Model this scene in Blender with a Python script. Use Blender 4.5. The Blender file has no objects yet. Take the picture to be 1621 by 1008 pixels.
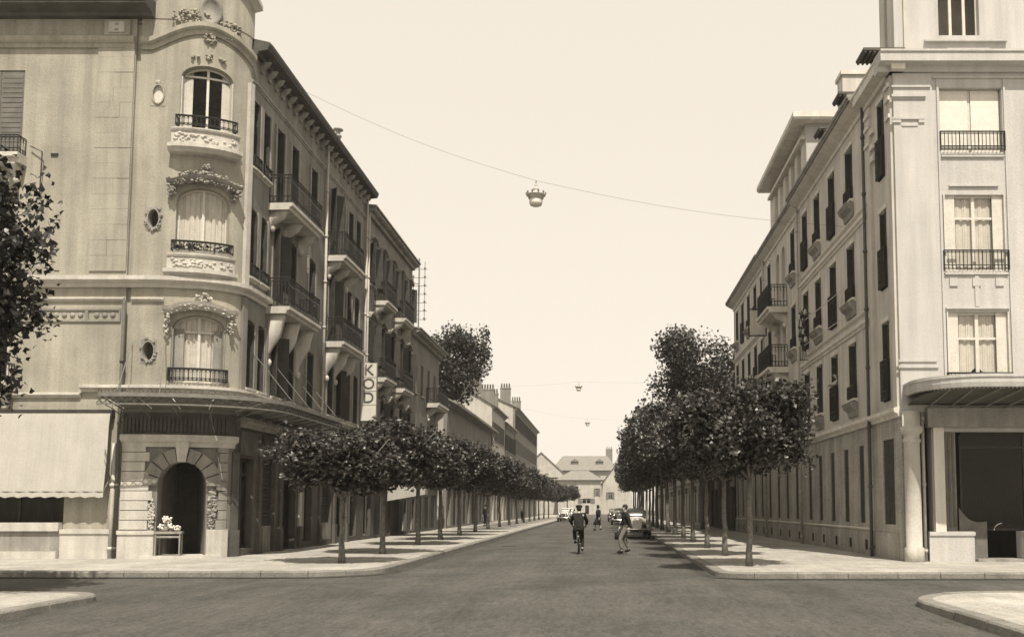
import bpy, bmesh, math, random
from mathutils import Vector, Matrix

random.seed(7)
SC = bpy.context.scene
COL = SC.collection
R = math.radians

# ------------------------------------------------------------------ camera
cam_d = bpy.data.cameras.new('camera')
cam = bpy.data.objects.new('camera', cam_d)
COL.objects.link(cam)
cam.location = (0, 0, 1.65)
cam.rotation_euler = (R(90 + 4.7), 0, 0)
cam_d.sensor_width = 36.0
cam_d.lens = 36.0 * 1500.0 / 1621.0
cam_d.shift_x = -0.0891
cam_d.shift_y = 0.1084
cam_d.clip_start = 0.1
cam_d.clip_end = 3000
SC.camera = cam

# ------------------------------------------------------------------ sky and sun
SUN_EL, SUN_AZ = 59.0, 12.0        # azimuth: degrees to the right of straight behind the camera
to_sun = Vector((math.sin(R(SUN_AZ)) * math.cos(R(SUN_EL)), -math.cos(R(SUN_AZ)) * math.cos(R(SUN_EL)), math.sin(R(SUN_EL))))
W = bpy.data.worlds.new('World')
SC.world = W
W.use_nodes = True
nt = W.node_tree
nt.nodes.clear()
sky = nt.nodes.new('ShaderNodeTexSky')
sky.sky_type = 'NISHITA'
sky.sun_disc = False
sky.sun_elevation = R(SUN_EL)
sky.sun_rotation = R(180 - SUN_AZ)
sky.air_density = 1.0
sky.dust_density = 1.0
sky.ozone_density = 1.0
bw = nt.nodes.new('ShaderNodeRGBToBW')             # a sepia print: the sky keeps its brightness, loses its blue
gm = nt.nodes.new('ShaderNodeMath'); gm.operation = 'POWER'; gm.inputs[1].default_value = 0.10
mul = nt.nodes.new('ShaderNodeVectorMath'); mul.operation = 'SCALE'
tint = nt.nodes.new('ShaderNodeCombineXYZ')
for i, c in enumerate((1.0, 0.905, 0.775)):
    tint.inputs[i].default_value = c
bg = nt.nodes.new('ShaderNodeBackground')
bg.inputs['Strength'].default_value = 0.15
wo = nt.nodes.new('ShaderNodeOutputWorld')
nt.links.new(sky.outputs[0], bw.inputs[0])
nt.links.new(bw.outputs[0], gm.inputs[0])
nt.links.new(tint.outputs[0], mul.inputs[0])
gain = nt.nodes.new('ShaderNodeMath'); gain.operation = 'MULTIPLY'; gain.inputs[1].default_value = 3.6
nt.links.new(gm.outputs[0], gain.inputs[0])
nt.links.new(gain.outputs[0], mul.inputs['Scale'])
nt.links.new(mul.outputs[0], bg.inputs['Color'])
nt.links.new(bg.outputs[0], wo.inputs[0])

sun_d = bpy.data.lights.new('sun', 'SUN')
sun_d.energy = 3.9
sun_d.angle = R(0.55)
sun_d.color = (1.0, 0.925, 0.80)
sun = bpy.data.objects.new('sun', sun_d)
COL.objects.link(sun)
sun.location = (20, -40, 60)
sun.rotation_euler = to_sun.to_track_quat('Z', 'Y').to_euler()

vs = SC.view_settings
vs.view_transform = 'Standard'
vs.look = 'None'
vs.gamma = 1.0
vs.exposure = 0.68
vs.use_curve_mapping = False
SC.cycles.max_bounces = 6
SC.cycles.transparent_max_bounces = 12
SC.cycles.filter_width = 1.55
SC.cycles.use_denoising = True

# ------------------------------------------------------------------ materials
TINT = (1.0, 0.955, 0.86)
MATS = {}
def mat(name, val, var=0.15, scale=1.2, streak=0.0, fine=0.10, bump=0.25, rough=0.85, spec=0.25, tint=TINT, metal=0.0,
        wave=None, bscale=28.0, speck=None, tracks=(), patch=None):
    """sepia-toned surface: large blotches, fine grain, optional rain streaks, grain relief"""
    if name in MATS:
        return MATS[name]
    m = bpy.data.materials.new(name); m.use_nodes = True
    n = m.node_tree.nodes; l = m.node_tree.links
    b = n['Principled BSDF']
    b.inputs['Roughness'].default_value = rough
    b.inputs['Specular IOR Level'].default_value = spec
    b.inputs['Metallic'].default_value = metal
    geo = n.new('ShaderNodeNewGeometry')
    def noise(sc, det, vec=None):
        t = n.new('ShaderNodeTexNoise'); t.inputs['Scale'].default_value = sc; t.inputs['Detail'].default_value = det
        t.inputs['Roughness'].default_value = 0.6
        l.new(vec or geo.outputs['Position'], t.inputs['Vector'])
        mr = n.new('ShaderNodeMapRange'); mr.inputs[1].default_value = 0.28; mr.inputs[2].default_value = 0.72
        l.new(t.outputs['Fac'], mr.inputs[0]); return mr.outputs[0]
    def math_(op, a, bb):
        k = n.new('ShaderNodeMath'); k.operation = op
        for i, x in enumerate((a, bb)):
            if isinstance(x, (int, float)): k.inputs[i].default_value = x
            else: l.new(x, k.inputs[i])
        return k.outputs[0]
    tot = math_('MULTIPLY_ADD', noise(scale, 5), 2 * var)
    tot.node.inputs[2].default_value = 1 - var
    f = math_('MULTIPLY_ADD', noise(bscale, 3), 2 * fine); f.node.inputs[2].default_value = 1 - fine
    tot = math_('MULTIPLY', tot, f)
    if speck:                                    # fine stone chips, light and dark
        g2 = math_('MULTIPLY_ADD', noise(speck[0], 2), 2 * speck[1]); g2.node.inputs[2].default_value = 1 - speck[1]
        tot = math_('MULTIPLY', tot, g2)
    if patch:                                    # repairs with fairly sharp outlines
        t = n.new('ShaderNodeTexNoise'); t.inputs['Scale'].default_value = patch[0]; t.inputs['Detail'].default_value = 4; t.inputs['Distortion'].default_value = 0.6
        l.new(geo.outputs['Position'], t.inputs['Vector'])
        mr = n.new('ShaderNodeMapRange'); mr.inputs[1].default_value = .53; mr.inputs[2].default_value = .57; mr.inputs[3].default_value = 1; mr.inputs[4].default_value = patch[1]
        l.new(t.outputs['Fac'], mr.inputs[0]); tot = math_('MULTIPLY', tot, mr.outputs[0])
    for track in tracks:                                    # wear drawn out along the direction of travel
        mp = n.new('ShaderNodeVectorMath'); mp.operation = 'MULTIPLY'; mp.inputs[1].default_value = track[:3]
        l.new(geo.outputs['Position'], mp.inputs[0])
        s = math_('MULTIPLY_ADD', noise(1.0, 3, mp.outputs[0]), 2 * track[3]); s.node.inputs[2].default_value = 1 - track[3]
        tot = math_('MULTIPLY', tot, s)
    if streak:
        mp = n.new('ShaderNodeVectorMath'); mp.operation = 'MULTIPLY'; mp.inputs[1].default_value = (3.2, 3.2, 0.22)
        l.new(geo.outputs['Position'], mp.inputs[0])
        s = math_('MULTIPLY_ADD', noise(1.0, 4, mp.outputs[0]), 2 * streak); s.node.inputs[2].default_value = 1 - streak
        tot = math_('MULTIPLY', tot, s)
    vm = n.new('ShaderNodeVectorMath'); vm.operation = 'SCALE'
    vm.inputs[0].default_value = [val * c for c in tint]
    l.new(tot, vm.inputs['Scale'])
    l.new(vm.outputs[0], b.inputs['Base Color'])
    if bump:
        bp = n.new('ShaderNodeBump'); bp.inputs['Strength'].default_value = bump; bp.inputs['Distance'].default_value = 0.02
        if wave:
            w = n.new('ShaderNodeTexWave'); w.bands_direction = wave[0]; w.inputs['Scale'].default_value = wave[1]
            w.inputs['Distortion'].default_value = 0.3
            l.new(geo.outputs['Position'], w.inputs['Vector']); l.new(w.outputs['Fac'], bp.inputs['Height'])
        else:
            l.new(noise(bscale, 4), bp.inputs['Height'])
        l.new(bp.outputs[0], b.inputs['Normal'])
    MATS[name] = m
    return m

def glass_mat():
    m = bpy.data.materials.new('window_glass'); m.use_nodes = True
    n = m.node_tree.nodes; l = m.node_tree.links; n.clear()
    o = n.new('ShaderNodeOutputMaterial'); mx = n.new('ShaderNodeMixShader'); tr = n.new('ShaderNodeBsdfTransparent')
    gl = n.new('ShaderNodeBsdfGlossy'); gl.inputs['Roughness'].default_value = 0.06; gl.inputs['Color'].default_value = (.62, .6, .55, 1)
    tr.inputs['Color'].default_value = (.93, .91, .88, 1)
    lw = n.new('ShaderNodeLayerWeight'); lw.inputs['Blend'].default_value = 0.5
    pw = n.new('ShaderNodeMath'); pw.operation = 'POWER'; pw.inputs[1].default_value = 4.0
    fr = n.new('ShaderNodeMath'); fr.operation = 'MULTIPLY_ADD'; fr.inputs[1].default_value = 0.7; fr.inputs[2].default_value = 0.03
    l.new(lw.outputs['Facing'], pw.inputs[0]); l.new(pw.outputs[0], fr.inputs[0])
    l.new(fr.outputs[0], mx.inputs[0]); l.new(tr.outputs[0], mx.inputs[1]); l.new(gl.outputs[0], mx.inputs[2]); l.new(mx.outputs[0], o.inputs[0])
    return m
def leaf_mat(name, val):
    m = bpy.data.materials.new(name); m.use_nodes = True
    n = m.node_tree.nodes; l = m.node_tree.links; n.clear()
    o = n.new('ShaderNodeOutputMaterial')
    geo = n.new('ShaderNodeNewGeometry')
    rp = n.new('ShaderNodeMath'); rp.operation = 'POWER'; rp.inputs[1].default_value = 2.6; l.new(geo.outputs['Random Per Island'], rp.inputs[0])
    rr = n.new('ShaderNodeMapRange'); rr.inputs[3].default_value = 0.5; rr.inputs[4].default_value = 3.0
    l.new(rp.outputs[0], rr.inputs[0])
    vm = n.new('ShaderNodeVectorMath'); vm.operation = 'SCALE'; vm.inputs[0].default_value = [val * c for c in (1.0, 0.96, 0.84)]
    l.new(rr.outputs[0], vm.inputs['Scale'])
    p = n.new('ShaderNodeBsdfPrincipled'); p.inputs['Roughness'].default_value = 0.42; p.inputs['Specular IOR Level'].default_value = 0.55
    l.new(vm.outputs[0], p.inputs['Base Color'])
    t = n.new('ShaderNodeBsdfTranslucent'); l.new(vm.outputs[0], t.inputs['Color'])
    mx = n.new('ShaderNodeMixShader'); mx.inputs[0].default_value = 0.22
    l.new(p.outputs[0], mx.inputs[1]); l.new(t.outputs[0], mx.inputs[2]); l.new(mx.outputs[0], o.inputs[0])
    return m

GLASS = glass_mat()
LEAF = leaf_mat('plane_leaf', 0.042)
LEAF_D = leaf_mat('dark_leaf', 0.018)
ASPHALT = mat('asphalt', 0.074, var=0.2, scale=0.4, fine=0.22, bump=0.8, rough=0.85, bscale=11, speck=(30.0, 0.38), tracks=((1.1, .07, 1, .2), (9.0, 1.6, 1, .2)), patch=(.35, .88))
PAVE = mat('pavement', 0.33, var=0.2, scale=0.8, fine=0.16, bump=0.5, rough=0.9, bscale=9, speck=(30.0, .22), tracks=((.5, .3, 1, .14), (5.0, 1.0, 1, .14)))
GUTTER = mat('gutter_setts', 0.05, var=0.35, scale=1.6, fine=0.3, bump=0.8, bscale=10)
KERB = mat('kerb_granite', 0.2, var=0.25, scale=2.2, fine=0.2, bump=0.5)
GROUND = mat('earth', 0.1, var=0.3, scale=0.2)
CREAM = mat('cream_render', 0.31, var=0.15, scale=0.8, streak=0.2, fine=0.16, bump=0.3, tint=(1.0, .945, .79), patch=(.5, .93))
CREAM_SIDE = mat('weathered_shaded_render', 0.19, var=0.2, scale=0.9, streak=0.25, fine=0.1, bump=0.3)  # cream with the street side's shade put into the colour, plus rain streaks
STONE = mat('pale_stone', 0.47, var=0.14, scale=2.0, streak=0.15, fine=0.12, bump=0.4)
STONE_G = mat('grey_stone', 0.25, var=0.2, scale=1.6, streak=0.25, fine=0.14, bump=0.4)
CARVE = mat('carved_stone', 0.3, var=0.3, scale=6, fine=0.2, bump=0.8)
WHITE = mat('white_render', 0.45, var=0.06, scale=1.0, streak=0.12, fine=0.1, bump=0.25, tint=(1.0, .975, .93))
RSIDE = mat('brushed_render', 0.5, var=0.15, scale=0.8, streak=0.2, fine=0.08, bump=0.25)
RBASE = mat('sooty_base_stone', 0.33, var=0.22, scale=1.1, streak=0.25, fine=0.18, bump=0.4, speck=(14, .12))
RTRIM = mat('render_trim', 0.6, var=0.1, scale=1.5, streak=0.15, fine=0.08, bump=0.2)
GREYH = mat('grey_house_render', 0.18, var=0.2, scale=0.8, streak=0.22)
PALEH = mat('pale_house_render', 0.42, var=0.12, scale=0.8, streak=0.15)
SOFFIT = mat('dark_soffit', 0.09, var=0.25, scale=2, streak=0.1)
ROOF = mat('roof_tile', 0.20, var=0.3, scale=2.5, fine=0.2, bump=0.8, bscale=9)
ZINC = mat('zinc', 0.28, var=0.15, scale=2, rough=0.55, spec=0.5)
IRON = mat('black_iron', 0.022, var=0.2, scale=6, rough=0.55, spec=0.4, bump=0.1)
IRON_P = mat('painted_iron', 0.17, var=0.25, scale=6, rough=0.6, bump=0.1)
WOOD_D = mat('dark_wood', 0.045, var=0.3, scale=3, fine=0.2, rough=0.6)
WOOD_M = mat('grey_shutter', 0.17, var=0.2, scale=3, wave=('Z', 14.0), bump=0.6)
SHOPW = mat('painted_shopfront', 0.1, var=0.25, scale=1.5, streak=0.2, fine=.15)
SHUT_D = mat('dark_shutter', 0.05, var=0.3, scale=3, fine=.2, rough=.7)
FRAMEW = mat('window_paint', 0.55, var=0.1, scale=4, rough=0.6)
BLIND = mat('roller_blind', 0.66, var=0.05, scale=3, wave=('Z', 9.0), bump=0.35, rough=0.7)
CURTAIN = mat('curtain', 0.62, var=0.12, scale=4, wave=('X', 6.0), bump=0.7, tint=(1, .98, .92))
CANVAS = mat('awning_canvas', 0.41, var=0.07, scale=1.4, streak=0.06, wave=('X', 2.6), bump=0.25)
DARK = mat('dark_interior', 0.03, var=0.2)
BARK = mat('bark', 0.16, var=0.35, scale=7, fine=0.25, bump=0.8)
PIPE = mat('drain_pipe', 0.40, var=0.15, scale=3, rough=0.6)
PIPE_D = mat('dark_drain_pipe', 0.09, var=0.2, scale=3, rough=0.6)
CLOTH_B = mat('dark_cloth', 0.022, var=0.3, scale=9, rough=0.95, spec=0.1)
CLOTH_G = mat('grey_cloth', 0.09, var=0.3, scale=9, rough=0.95, spec=0.1)
CLOTH_T = mat('tan_cloth', 0.17, var=0.2, scale=9, rough=0.95, spec=0.1)
CLOTH_P = mat('pale_cloth', 0.45, var=0.2, scale=9, rough=0.95, spec=0.1)
SKIN = mat('skin', 0.42, var=0.1, scale=9, rough=0.6)
HAIR = mat('hair', 0.025, rough=0.6)
RUBBER = mat('rubber', 0.02, rough=0.8)
CHROME = mat('bright_metal', 0.6, rough=0.25, metal=1.0, bump=0.0, var=0.03, fine=0.02)
PAINT_P = mat('pale_car_paint', 0.45, rough=0.3, spec=0.5, bump=0.0, var=0.05)
PAINT_D = mat('dark_car_paint', 0.03, rough=0.25, spec=0.5, bump=0.0, var=0.05)
PAINT_M = mat('grey_car_paint', 0.2, rough=0.3, spec=0.5, bump=0.0, var=0.05)
LAMPW = mat('lamp_enamel', 0.5, rough=0.4, var=0.08, bump=0)
OPAL = mat('opal_glass', 0.7, rough=0.2, var=0.03, bump=0)
FLOWER = mat('pale_flowers', 0.7, var=0.3, scale=20, bump=0.5)
SIGNW = mat('sign_white', 0.55, var=0.1, scale=3, bump=0.05)
SIGNK = mat('sign_lettering', 0.09, var=0.1, bump=0.0)

# ------------------------------------------------------------------ mesh helpers
class MB:
    def __init__(self):
        self.v = []; self.f = []
    def add(self, vs, fs):
        o = len(self.v)
        self.v += [tuple(p) for p in vs]
        self.f += [[i + o for i in q] for q in fs]
        return self
    def box(self, x0, x1, y0, y1, z0, z1):
        return self.add([(x0, y0, z0), (x1, y0, z0), (x1, y1, z0), (x0, y1, z0), (x0, y0, z1), (x1, y0, z1), (x1, y1, z1), (x0, y1, z1)],
                        [(0, 3, 2, 1), (4, 5, 6, 7), (0, 1, 5, 4), (1, 2, 6, 5), (2, 3, 7, 6), (3, 0, 4, 7)])
    def rings(self, rings, cap=True, closed=True):
        n = len(rings[0]); vs = [p for r in rings for p in r]; fs = []
        for i in range(len(rings) - 1):
            for j in range(n if closed else n - 1):
                a = i * n + j; b = i * n + (j + 1) % n
                fs.append((a, b, b + n, a + n))
        if cap and closed:
            fs.append(list(range(n - 1, -1, -1))); fs.append([(len(rings) - 1) * n + j for j in range(n)])
        return self.add(vs, fs)
    def tube(self, pts, r, n=6, cap=True):
        pts = [Vector(p) for p in pts]
        rs = r if isinstance(r, (list, tuple)) else [r] * len(pts)
        rings = []
        for i, p in enumerate(pts):
            t = (pts[min(i + 1, len(pts) - 1)] - pts[max(i - 1, 0)])
            t = t.normalized() if t.length > 1e-9 else Vector((0, 0, 1))
            a = t.cross(Vector((0, 0, 1)) if abs(t.z) < 0.9 else Vector((1, 0, 0))).normalized(); b = t.cross(a)
            rings.append([p + (a * math.cos(2 * math.pi * k / n) + b * math.sin(2 * math.pi * k / n)) * rs[i] for k in range(n)])
        return self.rings(rings, cap)
    def lathe(self, c, prof, n=16, axis='z'):
        rings = []
        for r, h in prof:
            ring = []
            for k in range(n):
                a = 2 * math.pi * k / n
                q = (r * math.cos(a), r * math.sin(a), h)
                if axis == 'x': q = (q[2], q[0], q[1])
                if axis == 'y': q = (q[0], q[2], q[1])
                ring.append((c[0] + q[0], c[1] + q[1], c[2] + q[2]))
            rings.append(ring)
        return self.rings(rings)
    def ball(self, c, r, n=6, s=(1, 1, 1)):
        rings = []
        for i in range(1, n):
            t = math.pi * i / n
            rings.append([(c[0] + s[0] * r * math.sin(t) * math.cos(2 * math.pi * k / (n + 2)), c[1] + s[1] * r * math.sin(t) * math.sin(2 * math.pi * k / (n + 2)),
                           c[2] + s[2] * r * math.cos(t)) for k in range(n + 2)])
        return self.rings(rings)
    # ---- path space (u along the facade, v up, d outward)
    def sweep(self, P, us, prof):
        fn = prof if callable(prof) else (lambda u: prof)
        return self.rings([[P.P(u, v, d) for d, v in fn(u)] for u in us])
    def slab(self, P, u0, u1, v0, v1, d0, d1):
        return self.sweep(P, P.cuts(u0, u1), [(d0, v0), (d1, v0), (d1, v1), (d0, v1)])
    def bar(self, P, a, b, r=0.012, n=4):
        return self.tube([P.P(*a), P.P(*b)], r, n)
    def build(self, name, m, parent=None, smooth=False):
        me = bpy.data.meshes.new(name)
        me.from_pydata(self.v, [], self.f)
        bm = bmesh.new(); bm.from_mesh(me)
        bmesh.ops.recalc_face_normals(bm, faces=bm.faces[:]); bm.to_mesh(me); bm.free()
        if smooth:
            me.polygons.foreach_set('use_smooth', [True] * len(me.polygons))
        me.materials.append(m)
        return link(bpy.data.objects.new(name, me), parent)

def link(o, parent=None):
    COL.objects.link(o)
    if parent is not None:
        o.parent = parent
        if parent.parent is None:                      # parts are modelled in world space
            o.matrix_parent_inverse = Matrix.Translation(-parent.location)
    return o
def thing(name, label, cat, loc=(0, 0, 0), group=None):
    o = bpy.data.objects.new(name, None); COL.objects.link(o); o.location = loc
    o.empty_display_size = 0.3
    return tag(o, label, cat, group)
def tag(o, label, cat, group=None):
    o['label'] = label; o['category'] = cat
    if group: o['group'] = group
    return o
def struct(o):
    o['kind'] = 'structure'; return o
def copy_tree(o, parent=None):
    c = o.copy(); COL.objects.link(c)
    if parent is not None: c.parent = parent
    for ch in list(o.children): copy_tree(ch, c)
    return c

class Path:
    def __init__(self, pts):
        self.p = [Vector((x, y)) for x, y in pts]
        self.s = [0.0]
        for a, b in zip(self.p, self.p[1:]): self.s.append(self.s[-1] + (b - a).length)
        self.L = self.s[-1]
        segn = []
        for a, b in zip(self.p, self.p[1:]):
            t = (b - a).normalized(); segn.append(Vector((t.y, -t.x)))
        self.n = [segn[0]] + [(segn[i] + segn[i + 1]).normalized() for i in range(len(segn) - 1)] + [segn[-1]]
    def P(self, u, v, d=0.0):
        i = 0
        while i < len(self.s) - 2 and u > self.s[i + 1]: i += 1
        t = (u - self.s[i]) / (self.s[i + 1] - self.s[i])
        q = self.p[i].lerp(self.p[i + 1], t); tt = min(max(t, 0), 1)
        nn = (self.n[i] * (1 - tt) + self.n[i + 1] * tt).normalized()
        return (q.x + nn.x * d, q.y + nn.y * d, v)
    def cuts(self, a, b, step=None):
        us = sorted({a, b} | {s for s in self.s if a + 1e-4 < s < b - 1e-4})
        if step:
            out = [us[0]]
            for x, y in zip(us, us[1:]):
                k = max(1, int(math.ceil((y - x) / step)))
                out += [x + (y - x) * (j + 1) / k for j in range(k)]
            us = out
        return us
    def at(self, x=None, y=None):
        """arc length of the first point with that x (or y)"""
        for i, (a, b) in enumerate(zip(self.p, self.p[1:])):
            va, vb, q = (a.x, b.x, x) if x is not None else (a.y, b.y, y)
            if abs(vb - va) > 1e-6 and min(va, vb) - 1e-6 <= q <= max(va, vb) + 1e-6:
                return self.s[i] + (self.s[i + 1] - self.s[i]) * (q - va) / (vb - va)
        raise ValueError((x, y))

def smooth_pts(pts, k=2):
    for _ in range(k):
        o = [pts[0]]
        for a, b in zip(pts, pts[1:]):
            o += [(a[0] * .75 + b[0] * .25, a[1] * .75 + b[1] * .25), (a[0] * .25 + b[0] * .75, a[1] * .25 + b[1] * .75)]
        pts = o + [pts[-1]]
    return pts

def arch_v(u, a, b, hi, rise):
    if rise <= 0: return hi
    t = (u - (a + b) / 2) / ((b - a) / 2)
    return hi - rise + rise * math.sqrt(max(0.0, 1 - t * t))

def wall(mb, P, u0, u1, v0, v1, ops=(), t=0.4, d=0.0):
    ops = [o for o in ops if o[3] > v0 and o[2] < v1]
    bps = sorted({u0, u1} | {x for o in ops for x in o[:2] if u0 < x < u1})
    for p, q in zip(bps, bps[1:]):
        mid = (p + q) / 2; cur = v0
        for o in sorted([o for o in ops if o[0] < mid < o[1]], key=lambda o: o[2]):
            a, b, lo, hi = o[:4]; rise = o[4] if len(o) > 4 else 0
            if lo > cur + 1e-4: mb.slab(P, p, q, cur, lo, d - t, d)
            if rise > 0:
                top = hi + 0.12
                mb.sweep(P, P.cuts(p, q, (b - a) / 14), lambda u: [(d - t, arch_v(u, a, b, hi, rise)), (d, arch_v(u, a, b, hi, rise)), (d, top), (d - t, top)])
                cur = top
            else: cur = hi
        if cur < v1 - 1e-4: mb.slab(P, p, q, cur, v1, d - t, d)

def railing(mb, P, pts, v0, v1, gap=0.12, r=0.011, scroll=True):
    """iron railing along a list of (u, d) corners"""
    for (ua, da), (ub, db) in zip(pts, pts[1:]):
        L = math.hypot(ub - ua, db - da); k = max(2, int(L / gap)); line = []
        for i in range(k + 1):
            t = i / k; u = ua + (ub - ua) * t; dd = da + (db - da) * t
            line.append((u, dd))
            mb.bar(P, (u, v0, dd), (u, v1, dd), r if i % 5 else r * 1.5, 4)
            if scroll and i < k:
                um = u + (ub - ua) / k / 2; dm = dd + (db - da) / k / 2
                h = v1 - v0
                for q in (0.14, 0.80):
                    c = Vector(P.P(um, v0 + h * q, dm)); e = (Vector(P.P(ub, 0, db)) - Vector(P.P(ua, 0, da))).normalized() * (L / k * 0.42)
                    zz = Vector((0, 0, h * 0.10))
                    mb.tube([c + e * math.cos(s) + zz * math.sin(s) for s in [j * math.pi / 3 for j in range(7)]], r * 0.7, 3, cap=False)
        for v in (v0 + 0.03, v0 + (v1 - v0) * 0.24, v0 + (v1 - v0) * 0.90, v1):
            mb.tube([P.P(u, v, dd) for u, dd in line], r * (1.9 if v == v1 else 1.2), 4)

def window(root, P, uc, w, v0, v1, rise=0.0, rec=0.2, fm=None, transom=0.72, curtain=None, shut=None, rail=None, sill=None,
           leaves=2, railh=0.9, shm=None, raild=0.06, fw=0.06, blind=None):
    """one window: frame (the part) with panes, curtains, shutters, railing and sill as its sub-parts"""
    fm = fm or FRAMEW; shm = shm or WOOD_M
    a, b = uc - w / 2, uc + w / 2
    m = MB(); dz = -rec
    vtop = v1 - (rise if rise else 0)
    m.slab(P, a, a + fw, v0, vtop, dz - 0.05, dz); m.slab(P, b - fw, b, v0, vtop, dz - 0.05, dz)
    m.slab(P, a + fw, b - fw, v0, v0 + fw, dz - 0.05, dz)
    us = P.cuts(a, b, w / 12 if rise else None)
    m.sweep(P, us, lambda u: [(dz - 0.05, arch_v(u, a, b, v1, rise) - fw), (dz, arch_v(u, a, b, v1, rise) - fw), (dz, arch_v(u, a, b, v1, rise) + 0.01), (dz - 0.05, arch_v(u, a, b, v1, rise) + 0.01)])
    tv = v0 + (v1 - v0) * transom
    for k in range(1, leaves):
        um = a + w * k / leaves
        m.slab(P, um - fw * 0.7, um + fw * 0.7, v0 + fw, v1 - fw * 0.5, dz - 0.045, dz + 0.012)
    if transom < 1:
        m.slab(P, a + fw, b - fw, tv - fw * 0.5, tv + fw * 0.5, dz - 0.04, dz + 0.006)
    f = m.build('window', fm, root)
    for k in range(leaves):
        p, q = a + w * k / leaves, a + w * (k + 1) / leaves
        g = MB(); uu = P.cuts(p, q, w / 12 if rise else None)
        g.rings([[P.P(u, v0, dz - 0.025), P.P(u, arch_v(u, a, b, v1, rise), dz - 0.025)] for u in uu], cap=False, closed=False)
        g.build('pane', GLASS, f)
    if curtain:
        for k in range(leaves):
            p, q = a + w * k / leaves, a + w * (k + 1) / leaves
            for (c0, c1) in ([(p, q)] if curtain == 'full' else [(p, p + (q - p) * .4)] if (curtain == 'side' and k == 0) else [(q - (q - p) * .4, q)] if curtain == 'side' else [(p, q)]):
                g = MB(); n = 14; ring = []
                for i in range(n + 1):
                    u = c0 + (c1 - c0) * i / n; dd = dz - 0.075 + 0.02 * math.sin(i * 1.9 + k)
                    vb = v0 + 0.05 if curtain != 'cafe' else v0 + (v1 - v0) * .1 * (1 + math.cos(i / n * 2 * math.pi))
                    ring.append([P.P(u, vb, dd), P.P(u, arch_v(u, a, b, v1, rise) - 0.02, dd)])
                g.rings(ring, cap=False, closed=False).build('curtain', CURTAIN, f)
    if blind:
        for k in range(leaves):
            p, q = a + w * k / leaves + fw * .8, a + w * (k + 1) / leaves - fw * .8
            lo = v1 - (v1 - v0) * blind
            MB().slab(P, p, q, lo, v1 - 0.02, dz + 0.02, dz + 0.045).build('blind', BLIND, f)
    if shut:
        for s in (-1, 1):
            g = MB()
            if shut == 'open':        # folded back against the wall on either side
                p, q = (a - w * .5, a - 0.01) if s < 0 else (b + 0.01, b + w * .5)
                g.slab(P, p, q, v0, vtop, 0.02, 0.055)
                for z in range(int((vtop - v0) / 0.16)):
                    g.slab(P, p + .05, q - .05, v0 + .06 + z * .16, v0 + .16 + z * .16, 0.055, 0.065)
            elif shut == 'reveal':    # folded into the opening
                p = a + 0.02 if s < 0 else b - 0.06
                g.slab(P, p, p + 0.04, v0, vtop, dz + 0.02, 0.03)
                p2 = a + 0.06 if s < 0 else b - 0.06 - w * .17
                g.slab(P, p2, p2 + w * .17, v0, vtop, dz + 0.02, dz + 0.05)
            elif shut == 'closed':
                p, q = (a + .01, uc - .008) if s < 0 else (uc + .008, b - .01)
                g.slab(P, p, q, v0, vtop, -0.07, -0.03)
                for z in range(int((vtop - v0) / 0.16)):
                    g.slab(P, p + .05, q - .05, v0 + .06 + z * .16, v0 + .16 + z * .16, -0.03, -0.018)
            elif shut == 'ajar':      # swung half out, standing off the wall
                e = a if s < 0 else b
                o1 = P.P(e, v0, 0.0); o2 = P.P(e + s * w * .30, v0, w * .40)
                dx, dy = o2[0] - o1[0], o2[1] - o1[1]; ln = math.hypot(dx, dy); nx, ny = -dy / ln * .02, dx / ln * .02
                g.rings([[(o1[0] - nx, o1[1] - ny, z), (o2[0] - nx, o2[1] - ny, z), (o2[0] + nx, o2[1] + ny, z), (o1[0] + nx, o1[1] + ny, z)] for z in (v0, vtop)])
            g.build('shutter', shm, f)
    if rail:
        g = MB(); railing(g, P, [(a - 0.02, 0.02), (a - 0.02, raild), (b + 0.02, raild), (b + 0.02, 0.02)], v0 + 0.03, v0 + railh, 0.11, 0.012, scroll=(rail == 'ornate'))
        g.build('railing', IRON, f)
    if sill:
        g = MB().sweep(P, P.cuts(a - .1, b + .1), [(-rec, v0 - .14), (.02, v0 - .14), (.05, v0 - .1), (.14, v0 - .07), (.14, v0), (-rec, v0 + .01)])
        g.build('sill', sill, f)
    return f

def bracket(mb, P, u, w, v1, h, proj):
    """S-shaped stone console under a slab"""
    prof = []
    n = 9
    for i in range(n + 1):
        t = i / n
        prof.append((0.04 + proj * (0.5 + 0.5 * math.cos(t * math.pi)) * (1 - .12 * math.sin(t * 9)), v1 - h * t))
    prof = [(-0.02, v1)] + prof + [(-0.02, v1 - h)]
    mb.sweep(P, [u - w / 2, u + w / 2], prof)
    c = Vector(P.P(u, v1 - h * .98, 0.07))
    mb.ball(c, w * .45, 6, (1, 1, 1.3))

def balcony(root, P, u0, u1, v, proj=0.85, brs=(), brh=0.6, slab_m=None, rm=None, railh=1.0, scroll=True, th=0.2):
    m = MB()
    m.sweep(P, P.cuts(u0, u1), [(-.1, v - th), (proj - .12, v - th), (proj - .1, v - th * .6), (proj, v - th * .45), (proj, v), (-.1, v)])
    b = m.build('balcony', slab_m or STONE, root)
    g = MB(); railing(g, P, [(u0 + .05, 0.02), (u0 + .05, proj - .07), (u1 - .05, proj - .07), (u1 - .05, 0.02)], v + .02, v + railh, 0.125, 0.012, scroll)
    g.build('railing', rm or IRON, b)
    for u in brs:
        g = MB(); bracket(g, P, u, .24, v - th, brh, proj * .72); g.build('bracket', slab_m or STONE, b, True)
    return b

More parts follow.
